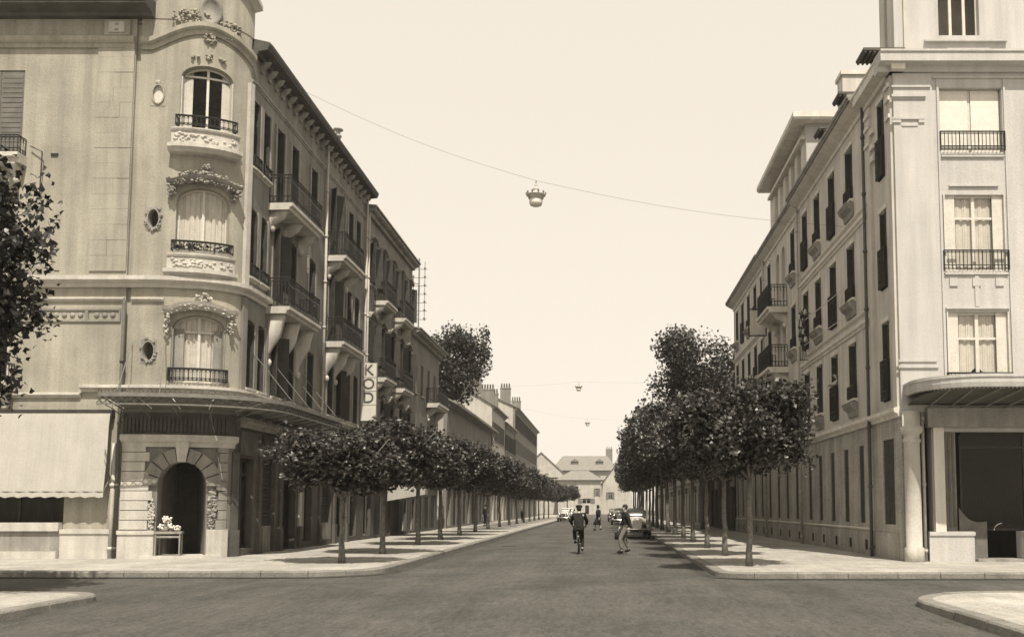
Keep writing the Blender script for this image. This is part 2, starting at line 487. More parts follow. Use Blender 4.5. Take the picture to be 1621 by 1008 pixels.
def carving(P, spots, m, name, parent, r=0.07, seed=1, amp=1.0):
    """clumped leaf-like relief: many small lobes over a band of (u, v, half_u, half_v, n)"""
    rr = random.Random(seed); g = MB()
    for (u, v, hu, hv, n) in spots:
        for _ in range(n):
            t = rr.random() * 2 * math.pi; q = math.sqrt(rr.random())
            uu, vv = u + hu * q * math.cos(t), v + hv * q * math.sin(t)
            s = r * rr.uniform(.5, 1.3)
            g.ball(P.P(uu, vv, 0.02 + rr.uniform(0, .06) * amp), s, 5, (rr.uniform(.7, 1.4), rr.uniform(.7, 1.4), rr.uniform(.6, 1.3)))
    o = g.build(name, m, parent, True); o['kind'] = 'stuff'; return o
def arch_carving(P, a, b, hi, rise, w, n, m, name, parent, r=.035, d=.2, seed=1):
    rr = random.Random(seed); g = MB()
    for _ in range(n):
        u = rr.uniform(a - .2, b + .2); v = arch_v(min(max(u, a), b), a - .25, b + .25, hi + .16, rise + .1) + rr.uniform(-.2, 1) * w - (.25 * rr.random() if u < a or u > b else 0)
        g.ball(P.P(u, v, d * rr.uniform(.5, 1.1)), r * rr.uniform(.6, 1.5), 5, (rr.uniform(.7, 1.6), rr.uniform(.7, 1.3), rr.uniform(.5, 1.2)))
    o = g.build(name, m, parent, True); o['kind'] = 'stuff'; return o
def pipe(root, P, u, v0, v1, m=PIPE, d=0.12, r=0.055):
    g = MB(); g.tube([P.P(u, v0, d), P.P(u, v1, d)], r, 8)
    for i in range(int((v1 - v0) / 1.9) + 1):
        v = v0 + .3 + i * 1.9
        if v < v1: g.lathe(P.P(u, v, d), [(r * 1.35, -.05), (r * 1.35, .05)], 8)
    return g.build('drain_pipe', m, root, True)

# ================================================================== THE SETTING
def sheet(name, pts, z, m, tri=True):
    g = MB(); g.add([(x, y, z) for x, y in pts], [list(range(len(pts)))])
    return struct(g.build(name, m))
sheet('ground', [(-400, -100), (400, -100), (400, 600), (-400, 600)], -0.05, GROUND)
# the road: crossing and the long street, slightly cambered
g = MB(); ys = [-60, -20, 0, 6, 9, 12, 14, 16, 18, 20, 22, 24, 27, 30, 35, 40, 50, 60, 80, 100, 130, 160, 200, 240, 300]
xs = [-60, -30, -20, -14, -10, -8, -5.6, -4, -2.7, -1.45, 0, 1.3, 2.7, 5, 7, 10, 14, 20, 30, 60]
rr = random.Random(3)
rings = []
for y in ys:
    rings.append([(x, y, -0.03 + (0.055 * max(0, 1 - (abs(x + 1.45) / 4.2) ** 2) if y > 21 else 0.05 * max(0, 1 - ((y - 20) / 6) ** 2) if y > 14 else 0.0) + rr.uniform(-.004, .004) + 0.012) for x in xs])
g.rings(rings, cap=False, closed=False)
road = struct(g.build('road', ASPHALT, smooth=True))
# darker tar repairs and oil-stained wheel tracks on the carriageway
PATCH = mat('tar_patch', 0.095, var=0.3, scale=1.5, fine=0.3, bump=0.5, bscale=14)
def blob(cx, cy, rx, ry, seed, n=26):
    q = random.Random(seed); ph = [q.uniform(0, 6.28) for _ in range(4)]
    return [(cx + rx * math.cos(t) * (1 + .13 * math.sin(3 * t + ph[0]) + .1 * math.sin(5 * t + ph[1])),
             cy + ry * math.sin(t) * (1 + .13 * math.sin(2 * t + ph[2]) + .09 * math.sin(6 * t + ph[3]))) for t in [2 * math.pi * k / n for k in range(n)]]

KH = 0.13
def arc(cx, cy, r, a0, a1, n=8):
    return [(cx + r * math.cos(R(a0 + (a1 - a0) * k / n)), cy + r * math.sin(R(a0 + (a1 - a0) * k / n))) for k in range(n + 1)]
def offset(line, d):
    P_ = Path(line); return [(p.x + n.x * d, p.y + n.y * d) for p, n in zip(P_.p, P_.n)]
def pavement(name, kerb_line, back, side, near_len):
    """kerb_line: outer edge with the road on its outward side; stones are laid one by one along it"""
    P_ = Path(kerb_line); W_ = 0.26
    inner = [(p.x - n.x * W_, p.y - n.y * W_) for p, n in zip(P_.p, P_.n)]
    g = MB(); pts = inner + back
    g.add([(x, y, KH - 0.008) for x, y in pts], [list(range(len(pts)))])
    bm = bmesh.new(); vs_ = [bm.verts.new((x, y, KH - 0.008)) for x, y in pts]; bm.faces.new(vs_)
    bmesh.ops.triangulate(bm, faces=bm.faces[:])
    me = bpy.data.meshes.new(name); bm.to_mesh(me); bm.free(); me.materials.append(PAVE)
    o = bpy.data.objects.new(name, me); COL.objects.link(o); struct(o)
    a, b = near_len
    u = a; rr = random.Random(len(name))
    while u < b - 0.3:
        L = rr.uniform(.85, 1.25); e = min(u + L, b)
        k = MB(); dz = rr.uniform(-.006, .006); dd = rr.uniform(-.006, .006)
        k.sweep(P_, P_.cuts(u + .007, e - .007, .3), [(-W_, -.1), (dd, -.1), (dd - .005, KH - .03 + dz), (dd - .03, KH + dz), (-W_, KH + dz)])
        k.build('kerb_stone', KERB, o)
        u = e
    for (p, q) in ((0, a), (b, P_.L)):
        if q - p > 0.5:
            k = MB(); k.sweep(P_, P_.cuts(p, q), [(-W_, -.1), (0, -.1), (-.005, KH - .03), (-.03, KH), (-W_, KH)])
            k.build('kerb_run', KERB, o)
    return o
LK, RK = -5.55, 2.70
pl = [(-60, 22.9)] + arc(LK - 1.9, 22.9 + 1.9, 1.9, -90, 0) + [(LK, 200)]
pavement('left_pavement', pl, [(-12.5, 200), (-12.5, 29.5), (-60, 29.5)], 'L', (38, 38 + 62))
pr = [(RK, 200)] + arc(RK + 1.1, 22.4 + 1.1, 1.1, 180, 270) + [(60, 22.4)]
Pp = Path(pr)
pavement('right_pavement', pr, [(60, 28), (9.2, 28), (9.2, 200)], 'R', (Pp.L - 60 - 52, Pp.L - 44))
nl = [(-8.85, -40), (-8.85, 16.4)] + arc(-9.85, 16.5, 1.0, 0, 90)[1:] + [(-60, 17.5)]
pavement('near_left_pavement', nl, [(-60, -40)], 'L', (48, 70))
nr = [(60, 17.6)] + arc(7.2, 15.6, 2.0, 90, 180) + [(5.2, -40)]
Pq = Path(nr)
pavement('near_right_pavement', nr, [(60, -40)], 'R', (Pq.L - 72, Pq.L - 48))
for (nm, line) in (('left_gutter', [(-60, 22.62)] + arc(LK - 1.9, 24.8, 2.18, -90, 0) + [(LK + .28, 140)]), ('right_gutter', [(RK - .28, 140)] + arc(RK + 1.1, 23.5, 1.38, 180, 270) + [(60, 22.12)])):
    P_ = Path(line); rr = random.Random(1)
    MB().rings([[P_.P(u, -.002 + .006 * 0, -.29), P_.P(u, -.006, rr.uniform(-.03, .06))] for u in P_.cuts(0, P_.L, 1.2)], cap=False, closed=False).build(nm, GUTTER)['kind'] = 'structure'
# end-of-street ground rise is out of sight behind the houses

# ================================================================== LEFT CORNER BUILDING
curve = smooth_pts([(-14.7, 28.9), (-14.0, 28.9), (-13.2, 29.0), (-12.5, 29.18), (-11.95, 29.5), (-11.62, 29.95), (-11.55, 30.5)], 2)
LP = Path([(-26, 28.9)] + curve + [(-11.55, 45.2)])
fx = lambda x: LP.at(x=x)
sy = lambda y: LP.at(y=y)          # side face by depth (beyond the curve)
def sy(y):
    u = LP.L - (45.2 - y); return u
A = thing('corner_building', 'tall cream building with a rounded ornate corner bay and striped awning, at the left corner', 'building', (-16, 36, 0))
bay0 = fx(-14.58); bayL, bayR = fx(-13.36), fx(-11.92); bayC, bayW = (bayL + bayR) / 2, bayR - bayL
ZT = 17.1
ops = []
winA = []      # side windows: (y, width, v0, v1, opts)
for (fl, v0, v1) in ((5.0, 5.5, 7.75), (8.55, 9.15, 11.45), (12.15, 12.8, 15.1)):
    for (yc, w, kind) in ((30.62, .62, 'n'), (31.55, .62, 'n'), (32.95, .78, 'b'), (34.55, .78, 'b'), (36.9, .8, 's'), (39.65, .78, 'b'), (41.0, .78, 'b'), (42.4, .78, 's'), (43.7, .78, 's')):
        lo = v0
        if kind == 'b' and fl > 6: lo = fl + 0.08
        winA.append((sy(yc), w, lo, v1, kind, fl))
for (u, w, lo, hi, k, fl) in winA: ops.append((u - w / 2, u + w / 2, lo, hi, 0.0 if fl > 9 else 0.10))
BAYW = [(5.5, 7.62, .42), (9.52, 11.68, .45), (13.5, 15.66, .42)]
for (lo, hi, ri) in BAYW: ops.append((bayL, bayR, lo, hi, ri))
OCU = [6.45, 10.62, 14.62]; oc = fx(-14.02)
for z in OCU: ops.append((oc - .22, oc + .22, z - .36, z + .36))
FL = [(-19.0, 1.5, 12.7, 15.4), (-19.0, 1.5, 9.2, 11.6), (-19.0, 1.5, 5.6, 7.9), (-22.6, 1.5, 12.7, 15.4), (-22.6, 1.5, 9.2, 11.6), (-22.6, 1.5, 5.6, 7.9)]
for (x, w, lo, hi) in FL: ops.append((fx(x) - w / 2, fx(x) + w / 2, lo, hi))
# upper front wall (left of the bay), the bay, the side
up = [o for o in ops]
gf = 4.75
m = MB(); wall(m, LP, 0, fx(-14.78), gf, ZT, up); m.build('front_wall', CREAM, A)
m = MB(); m.slab(LP, fx(-14.78), fx(-14.62), gf, ZT, -.4, -.1); m.build('shadow_gap', CREAM, A)
endbay = sy(30.15)
m = MB(); wall(m, LP, fx(-14.62), endbay, gf, ZT, up); m.build('bay_wall', CREAM, A)
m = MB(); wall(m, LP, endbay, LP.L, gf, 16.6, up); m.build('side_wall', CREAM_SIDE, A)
# flat pilaster strip of coursed stones beside the bay
z = 8.95; k = 0
while z < 15.9:
    for (p, q) in (((-15.95, -15.42), (-15.42, -14.8)) if k % 2 else ((-15.95, -15.2), (-15.2, -14.8))):
        MB().slab(LP, fx(p) + .002, fx(q) - .002, z + .003, z + .487, 0, .05 + random.uniform(-.008, .008)).build('stone', CREAM, A)
    z += .49; k += 1
# mouldings and cornices
def moulding(name, u0, u1, v, h, proj, m_=STONE, voff=None, step=None, par=A, P=LP):
    fn = lambda u: [(d, vv + (voff(u) if voff else 0)) for d, vv in [(-.05, v), (proj * .35, v), (proj * .45, v + h * .35), (proj * .8, v + h * .45), (proj, v + h * .6), (proj, v + h), (-.05, v + h + .04)]]
    return MB().sweep(P, P.cuts(u0, u1, step), fn).build(name, m_, par)
moulding('string_course', 0, endbay, 8.44, .32, .28)
moulding('string_course', endbay, sy(36.2), 8.44, .32, .22)
moulding('thin_moulding', 0, fx(-14.8), 8.0, .1, .1)
moulding('thin_moulding', bay0, bayL - .25, 8.0, .1, .1)
moulding('first_floor_ledge', fx(-16.0), sy(45), 5.18, .2, .2, STONE)
moulding('first_floor_ledge', 0, fx(-16.02), 5.0, .14, .12, STONE)
bc = bayC - .05
rise_fn = lambda u: .62 * max(0.0, math.cos(min(abs(u - bc) / 1.65, 1) * math.pi / 2)) ** 1.2
moulding('front_cornice', 0, fx(-14.8), 16.12, .34, .16, CREAM)
moulding('bay_cornice', bay0, endbay, 16.05, .36, .2, CREAM, rise_fn, .12)
# frieze with bosses, capital block, paterae
m = MB(); m.slab(LP, fx(-19.4), fx(-14.9), 7.36, 7.42, 0, .05); m.slab(LP, fx(-19.4), fx(-14.9), 7.72, 7.78, 0, .05)
for x in (-19.4, -16.0, -15.95, -14.95): m.slab(LP, fx(x), fx(x) + .05, 7.42, 7.72, 0, .045)
m.build('frieze_border', STONE_G, A)
for i in range(16):
    x = -18.9 + i * .25
    if abs(x + 15.97) > .12: MB().ball(LP.P(fx(x), 7.57, .01), .085, 6, (1, .5, 1)).build('boss', STONE_G, A, True)
m = MB(); m.slab(LP, fx(-15.75), fx(-14.95), 16.5, 17.0, 0, .12); m.build('cornice_block', CREAM, A)
m = MB(); m.slab(LP, fx(-15.6), fx(-15.1), 16.58, 16.92, .12, .16); m.build('block_panel', STONE, A)
for z in (16.66, 16.84): MB().ball(LP.P(fx(-15.35), z, .16), .07, 6, (1, .6, .6)).build('boss', STONE_G, A, True)
# roof edge: deep eaves left of the bay and along the side, pediment over the bay
def eave(name, u0, u1, v, ov, P=LP, par=A, m1=SOFFIT, m2=SOFFIT):
    o = MB().sweep(P, P.cuts(u0, u1), [(-.3, v), (ov * .25, v), (ov * .3, v + .1), (ov * .9, v + .14), (ov * .9, v + .2), (-.3, v + .2)]).build(name, m1, par)
    MB().sweep(P, P.cuts(u0, u1), [(-.3, v + .205), (ov * .93, v + .205), (ov, v + .3), (ov, v + .38), (-.3, v + .62)]).build('gutter', m2, o)
    return o
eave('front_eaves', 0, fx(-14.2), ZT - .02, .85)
eave('side_eaves', endbay + .12, LP.L + .15, 16.6, .55)
moulding('side_frieze', endbay, LP.L, 15.55, .14, .08, STONE_G)
for i in range(21):
    y = 30.9 + i * .68
    g = MB(); bracket(g, LP, sy(y), .13, 16.6, .34, .3); g.build('eaves_bracket', STONE_G, A, True)
us = LP.cuts(fx(-14.3), endbay + .1, .12)
MB().sweep(LP, us, lambda u: [(-.4, ZT), (.02, ZT), (.02, ZT + .5 + 1.3 * math.cos(min(1, abs(u - bc) / 2.0) * 1.5)), (-.4, ZT + .5 + 1.3 * math.cos(min(1, abs(u - bc) / 2.0) * 1.5))]).build('pediment', CREAM, A)
MB().sweep(LP, us, lambda u: [(0, ZT + .45 + 1.3 * math.cos(min(1, abs(u - bc) / 2.0) * 1.5)), (.3, ZT + .5 + 1.3 * math.cos(min(1, abs(u - bc) / 2.0) * 1.5)), (.3, ZT + .65 + 1.3 * math.cos(min(1, abs(u - bc) / 2.0) * 1.5)), (-.4, ZT + .7 + 1.3 * math.cos(min(1, abs(u - bc) / 2.0) * 1.5))]).build('pediment_cornice', STONE, A)
carving(LP, [(bc - .5, 17.2, .6, .22, 90), (bc + .6, 16.95, .4, .32, 80), (bc + .1, 16.55, .2, .16, 30)], CREAM, 'pediment_carving', A, .045, 4, 1.6)
m = MB(); n_ = 14
ring = [[LP.P(bc + .08 + .34 * q * math.cos(2 * math.pi * k / n_), 17.45 + .5 * q * math.sin(2 * math.pi * k / n_), d) for k in range(n_)] for q, d in ((1, .0), (1, .12), (.8, .14), (.7, .08))]
m.rings(ring).build('cartouche', STONE_G, A, True)
carving(LP, [(bayC, 15.98, .12, .14, 8), (bayC - .35, 15.9, .2, .05, 6), (bayC + .35, 15.9, .2, .05, 6)], CREAM, 'keystone_carving', A, .06, 9)
# roof and closing walls
foot = [(p.x, p.y) for p in LP.p] + [(-26, 45.2)]
g = MB(); g.add([(x, y, 17.0 if False else 16.95) for x, y in foot], [list(range(len(foot)))]); g.build('roof', ROOF, A)
m = MB(); m.box(-26, -11.7, 45.0, 45.2, 0, 16.95); m.box(-26.2, -26, 28.9, 45.2, 0, 17.3)
m.build('rear_wall', CREAM_SIDE, A)
# chimney pot poking over the eaves
g = MB(); g.lathe((-11.7, 40.6, 0), [(.12, 16.9), (.12, 17.9), (.16, 17.92), (.16, 18.0), (.1, 18.02), (.1, 18.2), (.22, 18.22), (.22, 18.28), (.05, 18.36)], 10).build('chimney_flue', ZINC, A, True)

# the three corner windows
def hood(P, a, b, hi, rise, par, over=.16, w=.2, extra=.1, m_=STONE):
    us = P.cuts(a - .22, b + .22, .1)
    def fn(u):
        v = arch_v(min(max(u, a), b), a - .25, b + .25, hi + .16, rise + .1)
        return [(-.03, v), (over * .6, v), (over, v + w * .5), (over * 1.15, v + w), (-.03, v + w)]
    return MB().sweep(P, us, fn).build('window_hood', m_, par)
f1 = window(A, LP, bayC, bayW, 5.5, 7.62, .42, .22, transom=.76, curtain='full', shut='reveal', rail='ornate', railh=.42, raild=.2, shm=STONE_G)
hood(LP, bayL, bayR, 7.62, .42, A, .3, .22)
carving(LP, [(bayC + .1, 8.08, .26, .2, 70), (bayL - .12, 7.3, .08, .3, 34), (bayR + .1, 7.3, .07, .25, 28)], STONE, 'hood_carving', A, .035, 21, 3.4)
arch_carving(LP, bayL, bayR, 7.62, .42, .16, 90, STONE, 'hood_garland', A, .028, .3, 61)
f2 = window(A, LP, bayC, bayW, 9.52, 11.68, .45, .22, transom=1.0, curtain='full', rail='ornate', railh=.36, raild=.3)
hood(LP, bayL, bayR, 11.68, .45, A, .34, .16, m_=STONE_G)
carving(LP, [(bayL - .14, 11.55, .1, .3, 44), (bayR + .1, 11.55, .09, .28, 40), (bayC + .05, 12.25, .12, .15, 30)], CARVE, 'hood_carving', A, .04, 22, 3.4)
arch_carving(LP, bayL, bayR, 11.68, .45, .3, 260, CARVE, 'hood_garland', A, .036, .3, 62)
f3 = window(A, LP, bayC, bayW, 13.5, 15.66, .42, .24, transom=.86, curtain='side', shut='reveal', rail='ornate', railh=.36, raild=.34, shm=STONE, leaves=2)
# bowed parapets below the two upper corner windows
def bow(a, b, proj):
    return lambda u: proj * (0.75 + .25 * math.sqrt(max(0, 1 - ((u - (a + b) / 2) / ((b - a) / 2)) ** 2)))
for (v0, v1, pj, mm) in ((12.86, 13.46, .42, STONE), (8.9, 9.48, .36, STONE)):
    a, b = bayL - .16, bayR + .12; fn = bow(a, b, pj); us = LP.cuts(a, b, .12)
    q = MB().sweep(LP, us, lambda u: [(-.02, v0 + .1), (fn(u) * .82, v0 + .1), (fn(u) * .82, v1 - .1), (-.02, v1 - .1)]).build('bowed_parapet', mm, A)
    MB().sweep(LP, us, lambda u: [(-.02, v1 - .1), (fn(u) * .92, v1 - .1), (fn(u), v1 - .04), (fn(u), v1), (-.02, v1 + .02)]).build('coping', mm, q)
    MB().sweep(LP, LP.cuts(a - .08, b + .06, .12), lambda u: [(-.02, v0 - .16), (fn(min(max(u, a), b)) * .7, v0 - .14), (fn(min(max(u, a), b)) * 1.08, v0 - .02), (fn(min(max(u, a), b)) * 1.08, v0 + .1), (-.02, v0 + .1)]).build('base_moulding', mm, q)
    rr = random.Random(int(v0)); g = MB()
    for i in range(44):
        u = a + .12 + (b - a - .24) * rr.random()
        g.ball(LP.P(u, rr.uniform(v0 + .17, v1 - .17), fn(u) * .82), rr.uniform(.03, .055), 5, (1.3, 1, 1))
    g.build('carved_panel', mm, q, True)['kind'] = 'stuff'
for (a, b) in ((bayL - .1, bayR + .08),):      # carved apron under the first-floor window
    carving(LP, [(a + .25 + i * .4, 4.98, .14, .1, 9) for i in range(4)], STONE, 'apron_carving', A, .05, 31)
# flower box on the middle parapet
g = MB(); rr = random.Random(5)
for i in range(150):
    u = rr.uniform(bayL + .05, bayR - .02); c = Vector(LP.P(u, 9.56 + rr.random() * .24, .24 + rr.uniform(-.07, .07)))
    a1 = Vector((rr.uniform(-1, 1), rr.uniform(-1, 1), rr.uniform(-.3, 1))).normalized() * .07; b1 = a1.cross(Vector((rr.uniform(-1, 1), rr.uniform(-1, 1), 1))).normalized() * .045
    g.add([c - a1, c + b1, c + a1, c - b1], [(0, 1, 2, 3)])
fb = g.build('planting', LEAF, None)
fbx = thing('flower_box', 'window box of plants on the bowed parapet of the middle corner window', 'flower box', LP.P(bayC, 9.5, .24))
bx = MB().slab(LP, bayL + .03, bayR, 9.49, 9.6, .17, .31).build('trough', STONE_G, fbx)
fb.parent = fbx; fb.matrix_parent_inverse = Matrix.Translation(-fbx.location); fb['kind'] = 'stuff'
# oval windows
for i, z in enumerate(OCU):
    n_ = 18; pts = [(math.cos(2 * math.pi * k / n_), math.sin(2 * math.pi * k / n_)) for k in range(n_)]
    m = MB()
    def oval(sx, sz, d): return [LP.P(oc + sx * c, z + sz * s, d) for c, s in pts]
    def sq(d): return [LP.P(oc + .24 * max(-1, min(1, c * 1.5)), z + .38 * max(-1, min(1, s * 1.5)), d) for c, s in pts]
    m.rings([sq(-.2), sq(.012), oval(.20, .33, .012), oval(.20, .33, .05), oval(.165, .29, .05), oval(.15, .28, -.2)], cap=False)
    w_ = m.build('oval_window', CREAM if i == 2 else STONE_G, A)
    MB().add(oval(.16, .29, -.1 if i < 2 else -.04), [list(range(n_))]).build('pane', GLASS if i < 2 else FRAMEW, w_)
    rr = random.Random(40 + i); g = MB()
    for k in range(26 if i < 2 else 8):
        t = rr.random() * 6.28 if i < 2 else rr.gauss(1.57, .3); q = rr.uniform(1.02, 1.25)
        g.ball(LP.P(oc + .2 * q * math.cos(t), z + .34 * q * math.sin(t), .03), rr.uniform(.025, .05), 5)
    g.build('wreath', STONE_G if i < 2 else STONE, w_, True)['kind'] = 'stuff'
# plain windows on the far left of the front with small balconies
for (x, w, lo, hi) in FL:
    window(A, LP, fx(x), w, lo, hi, 0, .22, transom=.8, shut='closed' if lo > 12 else None, curtain=None if lo > 12 else 'side', sill=None)
    balcony(A, LP, fx(x) - .95, fx(x) + .95, lo - .12, .5, (fx(x) - .7, fx(x) + .7), .45, railh=.55, th=.3)
m = MB(); m.tube([LP.P(fx(-17.9), 12.9, .1), LP.P(fx(-17.5), 12.7, .15), LP.P(fx(-17.55), 11.2, .1)], .02, 5); m.build('wall_conduit', IRON, A)
m = MB(); m.slab(LP, fx(-17.3), fx(-17.08), 12.62, 12.7, 0, .04); m.build('vent_grille', IRON, A)
# side windows and balconies
rr = random.Random(12)
for (u, w, lo, hi, k, fl) in winA:
    sh = {'n': 'reveal', 'b': 'ajar' if rr.random() < .35 else 'reveal', 's': 'reveal'}[k]
    window(A, LP, u, w, lo, hi, 0.0 if fl > 9 else .1, .24, transom=.78, shut=sh, curtain=rr.choice([None, None, 'side']), shm=SHUT_D,
           rail='ornate' if k in 'ns' and fl > 5 else None, railh=.4, raild=.12, sill=STONE if k != 'b' or fl < 6 else None)
    MB().slab(LP, u - w / 2 - .16, u - w / 2 - .02, lo, hi, 0, .05).build('window_surround', STONE_G, A)
    MB().slab(LP, u + w / 2 + .02, u + w / 2 + .16, lo, hi, 0, .05).build('window_surround', STONE_G, A)
for v in (8.5, 12.12):
    balcony(A, LP, sy(31.95), sy(35.55), v, .85, (sy(32.2), sy(33.75), sy(35.3)), 1.7 if v < 9 else .6, th=.24)
    balcony(A, LP, sy(38.75), sy(41.9), v, .85, (sy(39.0), sy(40.3), sy(41.65)), 1.3 if v < 9 else .6, th=.24)
    for (p, q) in ((36.35, 37.6), (42.0, 44.6)): moulding('window_ledge', sy(p), sy(q), v - .1 + .45, .18, .25, STONE)
for y in (38.35, 44.95): pipe(A, LP, sy(y), 3.0, 16.6)
for (p, q) in ((30.0, 30.24), (31.98, 32.3)):
    m = MB(); m.slab(LP, sy(p), sy(q), 5.4, 8.4, 0, .1); m.build('pilaster', CREAM_SIDE, A)
m = MB(); m.slab(LP, sy(30.0), sy(30.22), 8.8, 15.5, 0, .12); m.build('pilaster', STONE, A)

# ---- ground floor of the corner building
dL, dR = fx(-13.6), fx(-12.26)
go = [(dL, dR, 0.0, 3.05, .75), (fx(-22.5), fx(-16.4), .95, 4.2)]
SHOPS = [(30.75, 1.1), (32.75, 1.35), (34.9, 1.5), (37.0, 1.3), (39.6, 1.5), (41.7, 1.4), (43.7, 1.5)]
for y, w in SHOPS: go.append((sy(y) - w / 2, sy(y) + w / 2, .35 if y < 31 or y > 36 else .12, 3.25))
m = MB(); wall(m, LP, 0, fx(-14.0) + .001 * 0, 0, gf - .002, go); m.build('shop_wall', CREAM, A)
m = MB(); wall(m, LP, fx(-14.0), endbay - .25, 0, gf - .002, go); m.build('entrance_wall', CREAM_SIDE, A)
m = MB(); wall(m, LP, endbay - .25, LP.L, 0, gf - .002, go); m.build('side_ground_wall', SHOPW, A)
# rusticated stones left and right of the archway
z = .98; k = 0
while z < 3.4:
    h = .295
    MB().slab(LP, fx(-14.66), dL - .24 + (.12 if k % 2 else 0) - (.0 if z < 2.2 else .12), z + .011, z + h - .011, 0, .08).build('stone', STONE, A)
    MB().slab(LP, dR + .28 + (.06 if k % 2 else 0), dR + .6, z + .011, z + h - .011, 0, .08).build('stone', STONE_G, A)
    z += h; k += 1
MB().slab(LP, fx(-14.68), dL - .02, .12, .84, 0, .13).build('plinth', STONE, A)
MB().slab(LP, fx(-14.69), dL - .0, .84, .96, 0, .17).build('plinth', STONE, A)
MB().slab(LP, dR + .03, dR + .63, .12, .98, 0, .13).build('plinth', STONE, A)
carving(LP, [(dL - .13, 1.45, .09, .5, 120)], STONE, 'jamb_carving', A, .034, 51)
carving(LP, [(dR + .17, 1.6, .12, .6, 150)], CARVE, 'jamb_carving', A, .036, 52)
ac = (dL + dR) / 2
for i in range(9):        # voussoirs round the arch
    t0, t1 = math.pi * (1 - i / 9), math.pi * (1 - (i + 1) / 9); g_ = .02
    def pt(t, q): return (ac + (.70 + q) * math.cos(t), 2.3 + (.75 + q) * math.sin(t))
    key = i == 4
    q1 = .62 if key else .42
    ring = [[LP.P(*pt(t, q), d) for (t, q) in ((t0 - g_, .0), (t0 - g_, q1), (t1 + g_, q1), (t1 + g_, .0))] for d in (-.05, .2 if key else .09 + .03 * (i % 2))]
    MB().rings(ring).build('voussoir', STONE if key else STONE_G, A)
moulding('entablature', fx(-14.66), endbay - .3, 3.5, .36, .26, STONE)
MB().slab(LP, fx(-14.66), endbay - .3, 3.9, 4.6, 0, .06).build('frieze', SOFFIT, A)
for i in range(26):
    u = fx(-14.6) + i * .115
    MB().slab(LP, u, u + .07, 3.95, 4.4, .06, .1).build('frieze_fluting', SOFFIT, A)
m = MB(); m.slab(LP, dL - .1, dR + .1, .05, 3.1, -2.1, -2.04)
dr = m.build('door', WOOD_D, A)
for s in (0, 1):
    for (lo, hi) in ((.35, 1.1), (1.25, 2.4)):
        MB().slab(LP, dL + .1 + s * .66, dL + .58 + s * .66, lo, hi, -2.04, -2.01).build('door_panel', WOOD_D, dr)
MB().slab(LP, dL - .35, dR + .4, .1, .2, -.9, .35).build('doorstep', STONE, A)
m = MB(); m.slab(LP, dL - .08, dL - .04, .1, 3.2, -2.0, -.42); m.slab(LP, dR + .04, dR + .08, .1, 3.2, -2.0, -.42); m.slab(LP, dL - .04, dR + .04, 3.12, 3.2, -2.0, -.42); m.build('porch_reveal', WOOD_M, A)
# shop to the left: window under the awning, sill ledge, pilaster and pipes
f = window(A, LP, (fx(-22.5) + fx(-16.4)) / 2, 6.1, .95, 4.2, 0, .3, fm=WOOD_D, leaves=4, transom=.8)
MB().slab(LP, 0, fx(-16.42), .12, .34, 0, .3).build('plinth', STONE, A)
MB().slab(LP, 0, fx(-16.42), .345, .94, 0, .12).build('stall_riser', STONE_G, A)
MB().slab(LP, 0, fx(-16.42), .945, 1.2, -.1, .22).build('shop_sill', STONE, A)
MB().slab(LP, fx(-16.4), fx(-14.92), .12, .86, 0, .15).build('plinth', STONE, A)
MB().slab(LP, fx(-16.4), fx(-14.9), .865, 1.0, 0, .19).build('plinth_moulding', STONE, A)
pipe(A, LP, fx(-14.87), .12, 3.6, STONE, .12, .075)
pipe(A, LP, fx(-14.74), .12, 8.0, PIPE_D, .16, .05)
# shopfronts down the side street
rr = random.Random(77)
for i, (y, w) in enumerate(SHOPS):
    lo = .35 if y < 31 or y > 36 else .12
    if i in (1, 4):
        sh_ = MB(); 
        for k in range(16): sh_.slab(LP, sy(y) - w / 2 + .04, sy(y) + w / 2 - .04, 1.05 + k * .137, 1.05 + k * .137 + .12, -.2, -.16 + .02 * (k % 2))
        sh_.build('roller_shutter', WOOD_D, A)
        MB().slab(LP, sy(y) - w / 2 + .02, sy(y) + w / 2 - .02, .13, 1.03, -.22, -.12).build('stall_panel', STONE_G, A)
    else:
        window(A, LP, sy(y), w, lo, 3.25, 0, .22, fm=WOOD_D, transom=.82, leaves=2, fw=.09, curtain='side' if i in (3, 6) else None)
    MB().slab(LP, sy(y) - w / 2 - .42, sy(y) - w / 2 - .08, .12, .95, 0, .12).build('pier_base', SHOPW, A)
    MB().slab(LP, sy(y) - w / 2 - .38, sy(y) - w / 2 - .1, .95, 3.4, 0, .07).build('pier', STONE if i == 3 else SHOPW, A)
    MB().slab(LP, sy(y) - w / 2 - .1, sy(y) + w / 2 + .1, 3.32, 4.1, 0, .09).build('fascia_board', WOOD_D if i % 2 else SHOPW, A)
moulding('ground_cornice', endbay, LP.L, 4.2, .3, .3, STONE_G)

# ---- glass-and-iron canopy running round the corner
C = thing('iron_canopy', 'wrought iron and glass canopy curving round the left corner above the arched doorway', 'canopy', LP.P(bayC, 4.7, .8))
cu0, cu1 = fx(-14.86), sy(37.2); CP, CZ = 1.5, 4.78
def cd(u): # projection tapers towards its ends
    return CP * min(1, (u - cu0) / .3 + .85, (cu1 - u) / 1.4 + .35)
us = LP.cuts(cu0, cu1, .3)
MB().sweep(LP, us, lambda u: [(cd(u) - .05, CZ + .1), (cd(u), CZ + .1), (cd(u), CZ + .22), (cd(u) - .05, CZ + .22)]).build('rim', IRON_P, C)
MB().sweep(LP, us, lambda u: [(cd(u) - .03, CZ - .14), (cd(u), CZ - .14), (cd(u), CZ - .1), (cd(u) - .03, CZ - .1)]).build('lower_rim', IRON_P, C)
MB().sweep(LP, us, [(.02, CZ - .22), (.09, CZ - .22), (.09, CZ - .1), (.02, CZ - .1)]).build('wall_rail', IRON_P, C)
